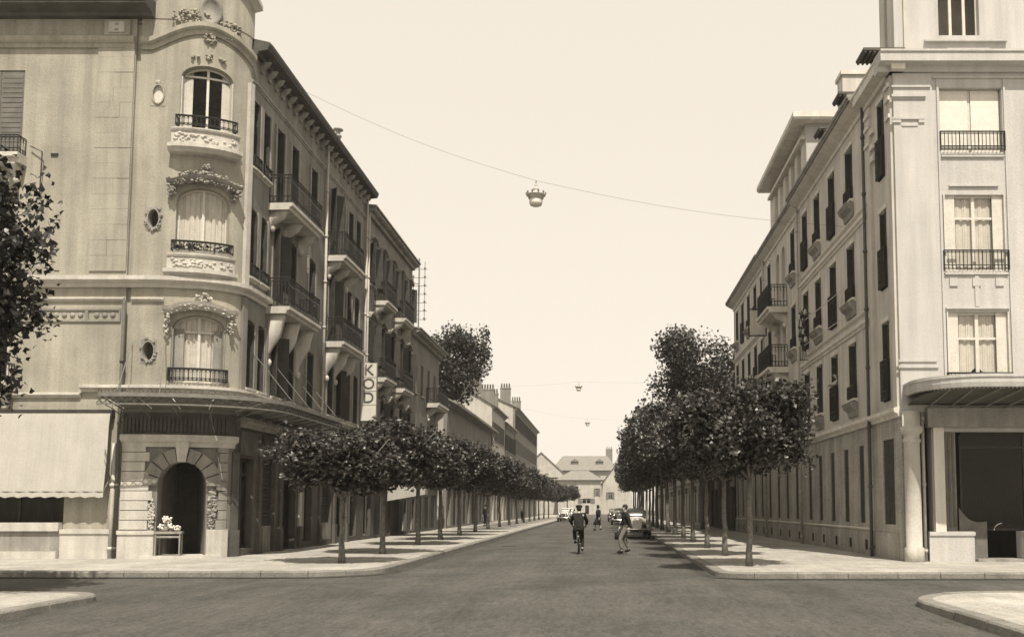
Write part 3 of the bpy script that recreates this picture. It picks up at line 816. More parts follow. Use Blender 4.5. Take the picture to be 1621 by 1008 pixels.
g = MB(); u = cu0 + .1; i = 0
while u < cu1 - .2:
    dd = cd(u) - .015
    for (a, b) in (((u, CZ - .1), (u + .2, CZ + .1)), ((u + .2, CZ - .1), (u, CZ + .1))): g.bar(LP, (a[0], a[1], dd), (b[0], b[1], dd), .011, 4)
    g.tube([LP.P(u + .1 + .06 * math.cos(t), CZ + .27 + .06 * math.sin(t), dd) for t in [k * math.pi / 3 for k in range(7)]], .008, 3, False)
    u += .2
g.build('lattice', IRON, C)['kind'] = 'stuff'
u = cu0 + .2
while u < cu1 - .4:
    g = MB(); D_ = cd(u)
    g.tube([LP.P(u, CZ - .16, .05), LP.P(u, CZ + .12, D_ - .03)], .022, 5)
    g.tube([LP.P(u, CZ - .42, .05), LP.P(u, CZ - .2, D_ * .45), LP.P(u, CZ - .05, D_ - .05)], .016, 5)
    for t in (.25, .5, .75): g.bar(LP, (u, CZ - .42 + .37 * t, D_ * t), (u, CZ - .16 + .28 * t, D_ * t), .009, 4)
    g.build('rib', IRON_P, C)
    e = min(u + .82, cu1 - .2)
    if u > fx(-14.95): MB().sweep(LP, LP.cuts(u + .02, e - .02, .3), lambda q: [(.06, CZ - .1), (cd(q) - .05, CZ + .165), (cd(q) - .05, CZ + .175), (.06, CZ - .09)]).build('roof_glass', mat('canopy_glass', .16, rough=.5, var=.3, scale=3), C)
    u += .82
for u in (fx(-14.5), bayL - .15, sy(30.9), sy(32.6), sy(34.4), sy(36.0)):
    g = MB(); g.tube([LP.P(u, 6.7, .04), LP.P(u + .25, CZ + .2, cd(u) - .08)], .014, 5); g.build('stay_rod', IRON_P, C)
# ---- shop awning
AW = thing('shop_awning', 'large pale striped canvas awning lowered over the shop window at the far left', 'awning', LP.P(fx(-19), 3, .6))
rings = []
for i in range(61):
    x = -23.0 + (23.0 - 14.98) * i / 60; u = fx(x); w_ = .012 * math.sin(i * 2.1)
    rings.append([LP.P(u, 4.5, .24), LP.P(u, 4.1 + w_, .29 + w_), LP.P(u, 3.2, .35 + w_ - .02), LP.P(u, 2.12 + w_, .46 + w_), LP.P(u, 1.96 + w_ * 2, .46 - w_)])
MB().rings(rings, cap=False, closed=False).build('canvas', CANVAS, AW, True)
MB().tube([LP.P(fx(-23), 2.12, .44), LP.P(fx(-14.96), 2.12, .44)], .03, 6).build('front_bar', IRON_P, AW)
for x in (-22.9, -15.0): MB().tube([LP.P(fx(x), 2.6, .02), LP.P(fx(x), 2.12, .43)], .018, 5).build('side_arm', IRON_P, AW)
MB().slab(LP, fx(-23.1), fx(-14.95), 4.4, 4.62, 0, .22).build('roller_box', WOOD_D, AW)
# ---- flower table in the doorway
T = thing('flower_table', 'small wooden table with bunches of pale flowers in the arched doorway', 'table', LP.P(dL + .42, .2, .12))
m = MB(); m.slab(LP, dL + .02, dL + .78, .86, .93, -.22, .26); m.build('table_top', STONE_G, T)
for (u, d) in ((dL + .07, .22), (dL + .73, .22), (dL + .07, -.18), (dL + .73, -.18)): MB().slab(LP, u - .02, u + .02, .2, .86, d - .02, d + .02).build('leg', STONE_G, T)
m = MB(); m.slab(LP, dL + .09, dL + .71, .74, .8, .2, .23); m.build('rail', STONE_G, T)
rr = random.Random(8)
for i, (u, z, r_) in enumerate(((dL + .3, 1.28, .14), (dL + .18, 1.06, .11), (dL + .45, 1.06, .12), (dL + .62, 1.02, .1))):
    b_ = thing('flower_bouquet', ['tall bunch of pale flowers on the doorway table', 'pale flower bunch at the left end of the doorway table', 'pale flower bunch in the middle of the doorway table', 'pale flower bunch at the right end of the doorway table'][i], 'flowers', LP.P(u, .93, .02), 'flower bunches on the doorway table')
    g = MB()
    for _ in range(26):
        q = Vector((rr.gauss(0, 1), rr.gauss(0, 1), rr.gauss(0, 1))).normalized() * r_ * rr.uniform(.5, 1)
        g.ball(Vector(LP.P(u, z, .02)) + q, r_ * .28, 5)
    g.build('blossoms', FLOWER, b_, True)['kind'] = 'stuff'
    MB().lathe(LP.P(u, .93, .02), [(.05, 0), (.07, .06), (.05, max(.04, z - .93 - r_ * .7))], 8).build('vase', STONE_G, b_, True)

# ================================================================== RIGHT CORNER BUILDING
RX, RY, RYF = 8.62, 27.3, 61.7
RS = Path([(RX, RYF), (RX, RY)])                 # side, u runs from far to near
RF = Path([(RX, RY), (24, RY)])                  # front
ry = lambda y: RYF - y
rx = lambda x: x - RX
B = thing('corner_apartment_building', 'tall pale modern apartment building with curved canopy, at the right corner', 'building', (16, 40, 0))
F1, F2, F3, RE = 4.6, 8.05, 11.5, 14.85
sops = []; swin = []
rr = random.Random(31)
for fi, F in enumerate((F1, F2, F3)):
    for ci, (y, w) in enumerate(((28.55, .62), (32.4, .9), (34.95, .9), (37.4, .9), (39.7, .9), (42.3, .8), (48.4, .8), (50.7, .85), (53.0, .85), (55.4, .85), (57.8, .85), (60.2, .85))):
        full = (ci + 0) % 2 == 0
        lo, hi = (F + .25, F + 2.65) if full else (F + .75, F + 2.65)
        sops.append((ry(y) - w / 2, ry(y) + w / 2, lo, hi)); swin.append((y, w, lo, hi, full, fi, ci))
    lo, hi = F + .15, F + 2.6
    for y in (44.6, 46.0): sops.append((ry(y) - .42, ry(y) + .42, lo, hi, .35)); swin.append((y, .84, lo, hi, None, fi, 99))
SLIT = [28.6, 31.6, 33.6, 35.6, 37.6, 39.5, 42.2, 44.4, 46.6, 49.0, 51.4, 53.8, 56.2, 58.6, 60.8]
for y in SLIT: sops.append((ry(y) - (.55 if y < 29 else .3), ry(y) + (.55 if y < 29 else .3), 1.15, 3.7))
m = MB(); wall(m, RS, 0, RS.L, 4.4, RE, sops); m.build('side_wall', RSIDE, B)
m = MB(); wall(m, RS, 0, RS.L, 0, 4.398, sops); m.build('ground_floor_wall', RBASE, B)
fops = []
FW = [(10.93, 1.86)] + [(14.9, 1.86), (18.9, 1.86)]
for (x, w) in FW:
    for (lo, hi) in ((5.32, 7.34), (8.55, 10.84), (12.13, 14.1)): fops.append((rx(x) - w / 2, rx(x) + w / 2, lo, hi))
fops += [(rx(9.82), rx(10.62), .98, 3.85), (rx(10.62), rx(12.0), .12, 3.85), (rx(12.0), rx(20), .98, 3.85), (rx(8.98), rx(9.48), .12, 4.1)]
m = MB(); wall(m, RF, 0.4, RF.L, 0, 14.6, fops); m.build('front_wall', WHITE, B)
# side windows
for (y, w, lo, hi, full, fi, ci) in swin:
    if full is None:
        window(B, RS, ry(y), w, lo, hi, .35, .22, transom=.75, curtain='side', fm=FRAMEW); continue
    window(B, RS, ry(y), w, lo, hi, 0, .26, transom=.8, fm=FRAMEW, curtain=rr.choice([None, None, None, 'side']), rail='ornate' if (full or rr.random() < .4) else None,
           railh=1.25 if full else .45, raild=.1, sill=RTRIM if not full else None, shut='reveal', shm=SHUT_D)
    if not full:
        g = MB(); g.sweep(RS, [ry(y) - w / 2 - .12, ry(y) + w / 2 + .12], [(-.02, lo - .62), (.06, lo - .6), (.1, lo - .42), (.24, lo - .3), (.3, lo - .16), (.3, lo - .145), (-.02, lo - .145)])
        g.build('corbelled_sill', STONE_G, B)
    MB().slab(RS, ry(y) - w / 2 - .08, ry(y) + w / 2 + .08, hi + .03, hi + .17, 0, .05).build('lintel', RTRIM, B)
for i, y in enumerate(SLIT):
    hw = .55 if y < 29 else .3
    window(B, RS, ry(y), hw * 2, 1.15, 3.7, 0, .3, fm=WOOD_D, transom=1.0, leaves=1, fw=.05, shut='closed', shm=SHUT_D)
    if i: MB().slab(RS, ry(y) + .4, ry(y) + .66, .3, .62, -.02, .045).build('cellar_vent', DARK, B)
# bands, plinth, cornice of the side
for (p, q, v, h, pr_) in ((30.3, 40.6, 7.55, .2, .12), (30.3, 40.6, 7.98, .1, .07), (30.3, 40.6, 11.05, .2, .12), (30.3, 40.6, 11.45, .1, .07),
                          (49.7, 61.7, 7.55, .2, .12), (49.7, 61.7, 11.05, .2, .12), (27.32, 61.7, 4.28, .26, .2), (30.3, 61.7, .92, .07, .05)):
    moulding('string_course', ry(q), ry(p), v, h, pr_, RTRIM, None, None, B, RS)
MB().slab(RS, 0, RS.L - .42, .0, .9, 0, .035).build('plinth', RBASE, B)
def r_eave(y0, y1, v, ov):
    o = MB().sweep(RS, [ry(y1), ry(y0)], [(-.3, v - .34), (.05, v - .34), (.08, v - .22), (ov * .5, v - .14), (ov * .9, v - .02), (-.3, v - .02)]).build('eaves', RTRIM, B)
    MB().sweep(RS, [ry(y1), ry(y0)], [(-.3, v), (ov, v), (ov, v + .07), (ov + .05, v + .09), (ov + .05, v + .2), (-.3, v + .3)]).build('gutter', STONE_G, o)
r_eave(30.2, 40.8, 15.0, .55); r_eave(40.85, 49.6, 14.95, .42); r_eave(49.65, 61.8, 14.9, .5)
for y in (30.15, 40.75, 49.6): pipe(B, RS, ry(y), .12, 14.7, PIPE_D if y < 35 else PIPE, .13, .055)
for (y0, y1) in ((27.35, 27.72), (29.55, 29.95)):   # pilasters either side of the first side bay
    MB().slab(RS, ry(y1), ry(y0), 4.56, 14.5, 0, .09).build('pilaster', RSIDE, B)
    for z in (13.2, 13.75, 14.15): MB().slab(RS, ry(y1) - .03, ry(y0) + .03, z, z + .12, .09, .15).build('capital_band', RTRIM, B)
for z in (12.6, 13.0, 13.5): MB().slab(RS, ry(29.5), ry(29.2), z, z + .18, 0, .1).build('wall_ornament', RTRIM, B)
# balconies on the bow bay in the middle of the side
for F in (F1, F2, F3)[0:3]:
    if F != F3: balcony(B, RS, ry(46.9), ry(43.7), F + 3.45 - .02 if False else F + .12, .95, (ry(46.5), ry(44.1)), .55, slab_m=RTRIM, th=.26, railh=1.05)
balcony(B, RS, ry(46.9), ry(43.7), F3 + .12 - .6, .95, (ry(46.5), ry(44.1)), .55, slab_m=RTRIM, th=.26, railh=1.05)
# front dressings
CORN = [(-.3, 14.55), (.1, 14.55), (.12, 14.7), (.42, 14.74), (.42, 15.0), (.46, 15.02), (.46, 15.08), (-.3, 15.12)]
g = MB(); g.sweep(RF, [-.46, RF.L], CORN); g.build('front_cornice', WHITE, B)
g = MB(); g.sweep(RS, [ry(30.2), RS.L + .30], CORN); g.build('corner_cornice', RTRIM, B)
MB().slab(RF, 1.17, RF.L, 14.38, 14.44, 0, .05).build('thin_moulding', WHITE, B)
MB().slab(RF, -.004, 1.15, 4.4, 14.52, 0.002, .05).build('pilaster', WHITE, B)
for (a, b, lo, hi, d) in ((-.06, 1.1, 14.08, 14.14, .1), (-.07, .95, 13.78, 13.86, .12), (-.07, .95, 13.72, 13.775, .08), (-.06, .9, 13.1, 13.17, .1), (-.06, .2, 13.0, 13.095, .09), (.72, .9, 13.0, 13.095, .09),
                          (.22, .7, 12.9, 12.96, .075), (-.06, 1.06, 5.86, 5.92, .09), (-.06, 1.1, 5.68, 5.75, .1)):
    MB().slab(RF, a, b, lo, hi, .05, d).build('capital_band', WHITE, B)
for (x, w) in FW:
    a, b = rx(x) - w / 2, rx(x) + w / 2
    window(B, RF, rx(x), w, 12.13, 14.1, 0, .2, fw=.06, transom=1.0, leaves=2, rail='simple', railh=.6, raild=.08, blind=1.0)
    window(B, RF, rx(x), w, 8.55, 10.84, 0, .12, fw=.07, transom=.7, leaves=2, rail='simple', railh=.6, raild=.08, curtain='full', shut='reveal', shm=FRAMEW)
    window(B, RF, rx(x), w, 5.32, 7.34, 0, .12, fw=.07, transom=.62, leaves=2, rail='simple', railh=.22, raild=.06, curtain='cafe', shut='reveal', shm=FRAMEW)
    for (lo, hi, c0, c1) in ((11.97, 12.02, 0, 0), (11.08, 11.12, .2, -.2), (8.44, 8.5, 0, 0), (7.42, 7.47, 0, 0)):
        MB().slab(RF, a + c0, b + c1, lo, hi, 0, .06).build('panel_moulding', WHITE, B)
    for (c, s) in ((-.75, .26), (0, .1), (.75, .26)):
        MB().slab(RF, rx(x) + c * .9 - .12, rx(x) + c * .9 + .12, 8.1, 8.34, 0, .04).build('apron_tablet', WHITE, B)
    MB().slab(RF, rx(x) - .06, rx(x) + .06, 7.5, 8.42, 0, .035).build('apron_mullion', WHITE, B)
    for e in (a - .09, b + .03): MB().slab(RF, e, e + .06, 5.2, 14.36, 0, .045).build('window_strip', WHITE, B)
# set-back attic
AT = Path([(8.85, 29.2), (8.85, 27.75)]); AF = Path([(8.85, 27.75), (24, 27.75)])
m = MB(); wall(m, AF, 0, AF.L, 15.0, 18.6, [(1.35, 2.6, 15.95, 17.9), (5.0, 6.3, 15.95, 17.9)], t=.3); m.build('attic_wall', WHITE, B)
m = MB(); wall(m, AT, 0, AT.L - .3, 15.0, 18.6, [(.5, .8, 15.6, 17.9)], t=.3); m.build('attic_side_wall', RSIDE, B)
for u in (1.975, 5.65): window(B, AF, u, 1.25, 15.95, 17.9, 0, .15, leaves=3, transom=1.0, fw=.06)
MB().slab(AF, .9, 3.4, 15.72, 15.78, 0, .12).build('attic_ledge', WHITE, B)
MB().slab(AF, 1.6, 2.9, 15.4, 15.55, 0, .02).build('attic_panel', WHITE, B)
MB().slab(AF, .28, .4, 15.05, 18.6, 0, .06).build('attic_pilaster', RSIDE, B)
MB().box(8.85, 24, 27.75, 29.2, 18.6, 18.75).build('attic_roof', RTRIM, B); MB().box(10.6, 24, 29.2, 36, 15.0, 18.6).build('attic_rear', RSIDE, B)
# eaves dormers seen from below on the side
for i, y in enumerate((27.95, 31.0, 33.9)):
    m = MB(); m.box(RX - .75, RX + .5, y - .35, y + .55, 15.42, 15.5)
    dm = m.build('dormer_hood', SOFFIT, B)
    MB().box(RX - .1, RX + .5, y - .25, y + .45, 15.12, 15.42).build('dormer_cheek', SOFFIT, dm)
    for k in range(5): MB().box(RX - .72 + k * .14, RX - .66 + k * .14, y - .33, y + .53, 15.36, 15.418).build('slat', SOFFIT, dm)
# roof, tower, chimneys, rear
MB().box(RX + .1, 24, RY + .2, RYF - .1, 14.9, 15.0).build('roof', ROOF, B)
m = MB(); m.box(RX, 24, RYF - .2, RYF, 0, 14.9); m.box(23.8, 24, RY, RYF, 0, 14.9); m.build('rear_wall', RSIDE, B)
tw = MB(); TS = Path([(8.75, 48.2), (8.75, 40.0)])
wall(tw, TS, 0, TS.L, 15.0, 18.15, [(u - .4, u + .4, 15.9, 17.5) for u in (1.4, 2.8, 4.2, 5.6, 7.0)], t=.3)
to_ = tw.build('roof_pavilion', RSIDE, B)
MB().box(8.75, 15, 39.7, 40.0, 15.0, 18.15).build('pavilion_front', WHITE, to_)
MB().box(8.75, 15, 48.2, 48.5, 15.0, 18.15).build('pavilion_rear', RSIDE, to_)
m = MB(); m.box(8.15, 11.0, 39.2, 48.8, 18.16, 18.24); m.box(8.1, 11.05, 39.15, 48.85, 18.24, 18.46); m.build('pavilion_roof', RTRIM, to_)
m = MB(); m.box(8.62, 9.1, 39.5, 39.7, 15.9, 16.1); m.box(8.55, 8.75, 39.9, 48.2, 17.55, 17.68); m.build('pavilion_moulding', RTRIM, to_)
m = MB(); m.box(10.5, 10.9, 39.55, 39.7, 15, 18.1); m.box(10.4, 11.0, 39.45, 39.7, 17.5, 17.7); m.box(10.42, 10.98, 39.48, 39.7, 17.8, 18.0); m.build('pavilion_pilaster', WHITE, to_)
for (x0, x1, y0, y1, z1) in ((8.9, 10.1, 42, 45, 19.6), (10.1, 11.0, 42.5, 45, 19.2), (11.0, 13, 42, 45.5, 20.1)): MB().box(x0, x1, y0, y1, 18.47, z1).build('roof_parapet', WHITE, to_)
m = MB(); m.box(11.2, 13, 39.3, 40, 15, 18.1); m.build('pavilion_wing', WHITE, to_)
ch = MB().box(9.35, 10.45, 35.8, 36.6, 15.0, 18.5).build('chimney', RSIDE, B); MB().box(9.28, 10.52, 35.72, 36.68, 18.5, 18.66).build('chimney_cap', RTRIM, ch)

# ---- ground floor: column, shop, low walls
m = MB(); cx_, cy_ = 8.84, 27.1
m.lathe((cx_, cy_, 0), [(.27, .0), (.27, .5), (.225, .55), (.22, 3.5), (.25, 3.52), (.25, 3.6), (.22, 3.62), (.22, 3.72), (.3, 3.8), (.32, 3.95), (.25, 3.98), (.25, 4.4)], 18)
m.build('column', RBASE if False else STONE, B, True)
pipe(B, RF, rx(9.2), .12, 4.4, PIPE, .08, .05)
MB().slab(RF, rx(9.5), rx(9.8), .95, 4.0, 0, .12).build('pier', RTRIM, B)
MB().slab(RF, rx(9.3), rx(10.58), .12, .86, 0, .14).build('low_wall', WHITE, B)
MB().slab(RF, rx(9.3), rx(10.6), .86, .965, 0, .18).build('low_wall_coping', WHITE, B)
MB().slab(RF, rx(12.02), rx(20), .12, .86, 0, .14).build('low_wall', WHITE, B)
MB().slab(RF, rx(12.0), rx(20), .86, .965, 0, .18).build('low_wall_coping', WHITE, B)
# dark timber shopfront with curved lower corner of the panel, door leaf ajar
MB().slab(RF, rx(9.84), rx(10.25), .985, 3.85, -.3, -.24).build('shop_panel', STONE_G, B)
for k in range(3): MB().slab(RF, rx(9.9 + k * .12), rx(9.97 + k * .12), 1.1, 3.8, -.24, -.21).build('panel_strip', WOOD_M, B)
window(B, RF, rx(15.2), 9.5, .985, 3.85, 0, .5, fm=WOOD_D, leaves=5, transom=.85)
m = MB(); n_ = 12; pr0 = [(10.62, .99), (10.62, 1.75)]
ring = []
for k in range(n_ + 1):
    t = k / n_; x = 10.26 + (11.05 - 10.26) * t
    z0 = .6 + .0 * t; z1 = 1.15 + .5 * (1 - t) ** 3 + .1 * t
    ring.append([RF.P(rx(x), .2 if x > 10.62 else .99, -.16), RF.P(rx(x), z1, -.16), RF.P(rx(x), z1, -.12), RF.P(rx(x), .2 if x > 10.62 else .99, -.12)])
m.rings(ring).build('door_leaf', WOOD_M, B)
MB().slab(RF, rx(10.62), rx(12.0), .12, .2, -.6, .3).build('doorstep', STONE_G, B)
m = MB(); m.tube([RF.P(rx(11.55 + .22 * math.cos(t)), 1.0 + .2 * math.sin(t), -.3) for t in [R(90 + k * 15) for k in range(7)]], .015, 5); m.build('door_handle', CHROME, B)
# dark back of the shop
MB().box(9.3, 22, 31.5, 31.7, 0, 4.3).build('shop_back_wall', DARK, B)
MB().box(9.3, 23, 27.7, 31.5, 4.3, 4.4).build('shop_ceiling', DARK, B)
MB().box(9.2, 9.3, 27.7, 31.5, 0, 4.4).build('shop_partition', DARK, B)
# ---- curved entrance canopy with scalloped edge
D = thing('shop_canopy', 'curved white canopy with scalloped edge over the dark shopfront at the right corner', 'canopy', (12, 26, 4.8))
q = [(8.75, 27.28), (8.72, 26.6)] + arc(10.3, 26.6, 1.6, 180, 270, 10)[1:] + [(22, 25.0)]
CPth = Path(q)
inn = [(9.0, 27.28), (22, 27.28)]
us = CPth.cuts(0, CPth.L, .25)
CPF = MB().sweep(CPth, us, [(-.06, 4.86), (0, 4.86), (.03, 4.98), (.03, 5.1), (.06, 5.12), (.06, 5.2), (-.06, 5.2)]).build('fascia', WHITE, D)
g = MB(); top = [CPth.P(u, 5.16, -.03) for u in us] + [(22, 27.28, 5.24)]; g.add(top, [list(range(len(top)))]); g.build('roof', STONE_G, D)
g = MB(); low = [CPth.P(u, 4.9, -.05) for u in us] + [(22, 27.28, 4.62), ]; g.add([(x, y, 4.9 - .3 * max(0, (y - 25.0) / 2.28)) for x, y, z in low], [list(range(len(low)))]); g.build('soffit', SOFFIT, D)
u = .1
g = MB()
while u < CPth.L - .2:
    g.rings([[CPth.P(u + .11 * k / 4, 4.87 - .055 * math.sin(math.pi * k / 4), d), CPth.P(u + .11 * k / 4, 4.89, d)] for d in (-.02,) for k in range(5)], cap=False, closed=False)
    u += .11
g.build('valance', STONE_G, D)['kind'] = 'stuff'
x = 9.4
while x < 21.5:
    MB().tube([(x - .35 if x > 10.4 else x - .05, 27.25, 4.5), (x, 25.05 if x > 10.4 else 25.5, 4.84)], .022, 5).build('rib', STONE_G, D)
    x += .62
MB().box(9.3, 22, 27.02, 27.28, 3.95, 4.5).build('beam', STONE_G, D)

# ---- telephone insulator rack on the side wall
K = thing('insulator_rack', 'iron rack of telephone insulators bolted to the right-hand side facade', 'insulator rack', RS.P(ry(38.6), 8.6, .4))
for i in range(4):
    u = ry(38.9) + i * .36
    MB().tube([RS.P(u, 7.7, .45), RS.P(u, 9.75, .45)], .02, 5).build('upright', IRON, K)
    for j in range(4):
        MB().lathe(RS.P(u, 8.35 + j * .37, .45), [(.03, -.05), (.075, -.02), (.08, .06), (.05, .1), (.06, .15), (.02, .18)], 8).build('insulator', IRON if (i + j) % 3 else STONE, K, True)
for j in range(4): MB().tube([RS.P(ry(39.0), 8.33 + j * .37, .45), RS.P(ry(37.7), 8.33 + j * .37, .45)], .015, 4).build('crossbar', IRON, K)
for z in (7.75, 9.7): MB().tube([RS.P(ry(38.9), z, 0), RS.P(ry(38.9), z, .45)], .02, 5).build('wall_arm', IRON, K)
for (z, dz) in ((9.2, .0), (8.2, -.02)): MB().tube([RS.P(ry(38.0), z, .46), RS.P(ry(32.2), z + dz, .3)], .018, 4).build('stay', RTRIM, K)
# ---- hanging frame sign on the side wall
S = thing('projecting_frame', 'empty rectangular iron frame projecting from the right facade beside a balcony', 'sign frame', RS.P(ry(49), 11, .5))
m = MB()
for (a, b) in (((.1, 10.6), (.1, 12.0)), ((1.0, 10.6), (1.0, 12.0)), ((.1, 10.6), (1.0, 10.6)), ((.1, 12.0), (1.0, 12.0))):
    m.bar(RS, (ry(49), a[1], a[0]), (ry(49), b[1], b[0]), .035, 4)
m.build('frame', IRON, S)
MB().slab(RS, ry(49) - .01, ry(49) + .01, 10.66, 11.94, .16, .94).build('panel', RSIDE, S)
MB().bar(RS, (ry(49), 12.0, .1), (ry(49), 11.8, -.05), .02).build('wall_bracket', IRON, S)

# ================================================================== MORE HOUSES
def street_house(name, label, side, y0, y1, eave_z, m_, floors, gfz=3.9, wstep=2.3, ww=.85, depth=9.5, ridge=None, x=None, roof_ov=.35, tops=True, hoods=False,
                 shut='open', trim=None, end_m=None, shm=None, first=1.2, rail=None):
    """a house on the street line; left houses face right and the other way round"""
    X = x if x is not None else (-11.55 if side == 'L' else RX); sg = -1 if side == 'L' else 1
    P = Path([(X, y0), (X, y1)]) if side == 'L' else Path([(X, y1), (X, y0)])
    uu = (lambda y: y - y0) if side == 'L' else (lambda y: y1 - y)
    H = thing(name, label, 'house', (X + sg * depth / 2, (y0 + y1) / 2, 0))
    trim = trim or STONE_G
    ops = []; wins = []
    y = y0 + first
    ys_ = []
    while y < y1 - .9: ys_.append(y); y += wstep
    for F in floors:
        for y in ys_:
            ops.append((uu(y) - ww / 2, uu(y) + ww / 2, F + .75, F + 2.75)); wins.append((y, F))
    for y in ys_: ops.append((uu(y) - .7, uu(y) + .7, .3, 3.0))
    m = MB(); wall(m, P, 0, P.L, gfz, eave_z, ops, t=.3); m.build('street_wall', m_, H)
    m = MB(); wall(m, P, 0, P.L, 0, gfz - .002, ops, t=.3); m.build('shopfront_wall', SHOPW if y0 < 70 else m_, H)
    for (y, F) in wins:
        window(H, P, uu(y), ww, F + .75, F + 2.75, 0, .18, transom=.78, shut=shut, shm=shm or SHUT_D, sill=trim, rail=rail, railh=.4)
        if hoods:
            us_ = [uu(y) - ww / 2 - .25 + (ww + .5) * k / 8 for k in range(9)]
            MB().sweep(P, us_, lambda u: [(-.02, F + 2.9 + .25 * math.cos((u - uu(y)) / (ww / 2 + .25) * 1.5)), (.2, F + 2.92 + .25 * math.cos((u - uu(y)) / (ww / 2 + .25) * 1.5)), (.24, F + 3.05 + .25 * math.cos((u - uu(y)) / (ww / 2 + .25) * 1.5)), (-.02, F + 3.1 + .25 * math.cos((u - uu(y)) / (ww / 2 + .25) * 1.5))]).build('window_hood', trim, H)
    for i, y in enumerate(ys_):
        window(H, P, uu(y), 1.4, .3, 3.0, 0, .2, fm=WOOD_D if i % 2 else FRAMEW, transom=.8, fw=.08, shut='closed' if i % 4 else None, shm=SHUT_D)
        MB().slab(P, uu(y) - .95, uu(y) + .95, 3.05, 3.65, 0, .07).build('shop_fascia', WOOD_D if i % 3 else trim, H)
    moulding('string_course', 0, P.L, gfz, .2, .15, trim, None, None, H, P)
    moulding('eaves_cornice', 0, P.L, eave_z - .42, .4, roof_ov, trim, None, None, H, P)
    # closing walls and roof
    xb = X + sg * depth; x0, x1 = min(X + sg * .3, xb), max(X + sg * .3, xb)
    em = end_m or m_
    m = MB()
    if ridge:
        xm = (X + xb) / 2
        for (ya, yb) in ((y0, y0 + .25), (y1 - .25, y1)):
            m.rings([[(X, yy, 0), (xb, yy, 0), (xb, yy, eave_z), (xm, yy, ridge), (X, yy, eave_z)] for yy in (ya + .001, yb)])
        m.box(min(xb, xb - sg * .25), max(xb, xb - sg * .25), y0 + .3, y1 - .3, 0, eave_z - .01); m.build('end_wall', em, H)
        r = MB(); sl = (ridge - eave_z) / abs(xm - X)
        o_ = roof_ov + .12
        for s2 in (1, -1):
            xe = (X - sg * o_) if s2 > 0 else (xb + sg * o_)
            r.rings([[(xe, yy, eave_z - sl * o_ + .03), (xm, yy, ridge + .03), (xm, yy, ridge + .17), (xe, yy, eave_z - sl * o_ + .17)] for yy in (y0 - .2, y1 + .2)])
        r.build('roof', ROOF, H)
    else:
        m.box(x0, x1, y0, y0 + .25, 0, eave_z - .01); m.box(x0, x1, y1 - .25, y1, 0, eave_z - .01); m.box(min(xb, xb - sg * .25), max(xb, xb - sg * .25), y0 + .3, y1 - .3, 0, eave_z - .012); m.build('end_wall', em, H)
        r = MB(); r.add([(X - sg * (roof_ov + .08), y0 - .05, eave_z + .02), (X - sg * (roof_ov + .08), y1 + .05, eave_z + .02), (xb, y1 + .05, eave_z + .9), (xb, y0 - .05, eave_z + .9),
                         (X - sg * (roof_ov + .08), y0 - .05, eave_z - .06), (X - sg * (roof_ov + .08), y1 + .05, eave_z - .06), (xb, y1 + .05, eave_z - .06), (xb, y0 - .05, eave_z - .06)],
                        [(0, 1, 2, 3), (0, 1, 5, 4), (0, 3, 7, 4), (1, 2, 6, 5), (2, 3, 7, 6), (4, 5, 6, 7)])
        r.build('roof', ROOF, H)
    return H, P, uu
def chimney(H, x, y, z0, z1, w=.9, pots=3):
    c = MB().box(x - w / 2, x + w / 2, y - .3, y + .3, z0, z1).build('chimney', GREYH, H)
    MB().box(x - w / 2 - .06, x + w / 2 + .06, y - .36, y + .36, z1, z1 + .12).build('chimney_cap', STONE_G, c)
    for i in range(pots): MB().lathe((x - w / 2 + w * (i + .5) / pots, y, z1 + .12), [(.11, 0), (.09, .55), (.13, .6)], 8).build('chimney_pot', ROOF, c, True)

H, P, uu = street_house('ornate_house', 'grey ornate house with curved window hoods, joined to the left corner building', 'L', 45.25, 56.4, 16.35, GREYH, (4.3, 8.0, 11.9), wstep=2.2, ww=.95, hoods=True, shut='ajar', roof_ov=.42, rail='ornate')
for v in (8.15, 12.05):
    for (a, b) in ((47.1, 49.4), (51.5, 54.0)): balcony(H, P, uu(a), uu(b), v, .7, (uu(a) + .2, uu(b) - .2), .6, slab_m=STONE, th=.22)
pipe(H, P, .12, 3, 16, PIPE)
chimney(H, -14, 52, 16.4, 18.6)
H, P, uu = street_house('low_grey_house', 'grey three-storey house with small attic windows and a corner balcony beyond the ornate house', 'L', 56.45, 66.0, 12.45, GREYH, (4.2, 7.9), wstep=2.25, ww=.85, shut='closed', roof_ov=.5)
balcony(H, P, uu(61.5), uu(65.5), 8.45, .85, (uu(61.9), uu(65.1)), .8, slab_m=STONE, th=.28)
H, P, uu = street_house('low_cottage', 'low house with a tiled roof and white end wall under the tall tree', 'L', 70.0, 97.6, 9.6, GREYH, (4.0,), wstep=2.6, end_m=PALEH, roof_ov=.6, ridge=11.6, depth=8)
H, P, uu = street_house('gabled_house', 'pale house showing a plain gable above the low cottage roof', 'L', 98.0, 111.0, 12.3, PALEH, (4.2, 7.9), wstep=2.4, end_m=PALEH, ridge=15.0, depth=9)
chimney(H, -14.2, 104, 14.2, 16.2, 1.4, 4)
H, P, uu = street_house('shuttered_house', 'shuttered house with a steep roof between two pale gables down the street', 'L', 111.2, 123.5, 11.6, GREYH, (4.2, 7.6), wstep=2.4, end_m=PALEH, ridge=14.2, depth=9)
chimney(H, -14, 114, 13, 15.8, 1.6, 5); chimney(H, -14, 120, 13, 16.0, 1.2, 4)
H, P, uu = street_house('far_tall_house', 'tallest and farthest house of the left row with chimneys and a bright gable', 'L', 123.7, 165.0, 14.8, GREYH, (4.2, 7.9, 11.2), wstep=2.5, end_m=PALEH, ridge=16.8, depth=9)
chimney(H, -13.5, 130, 15.4, 18.0, 1.4, 4); chimney(H, -13.5, 146, 15.4, 18.0, 1.4, 4)
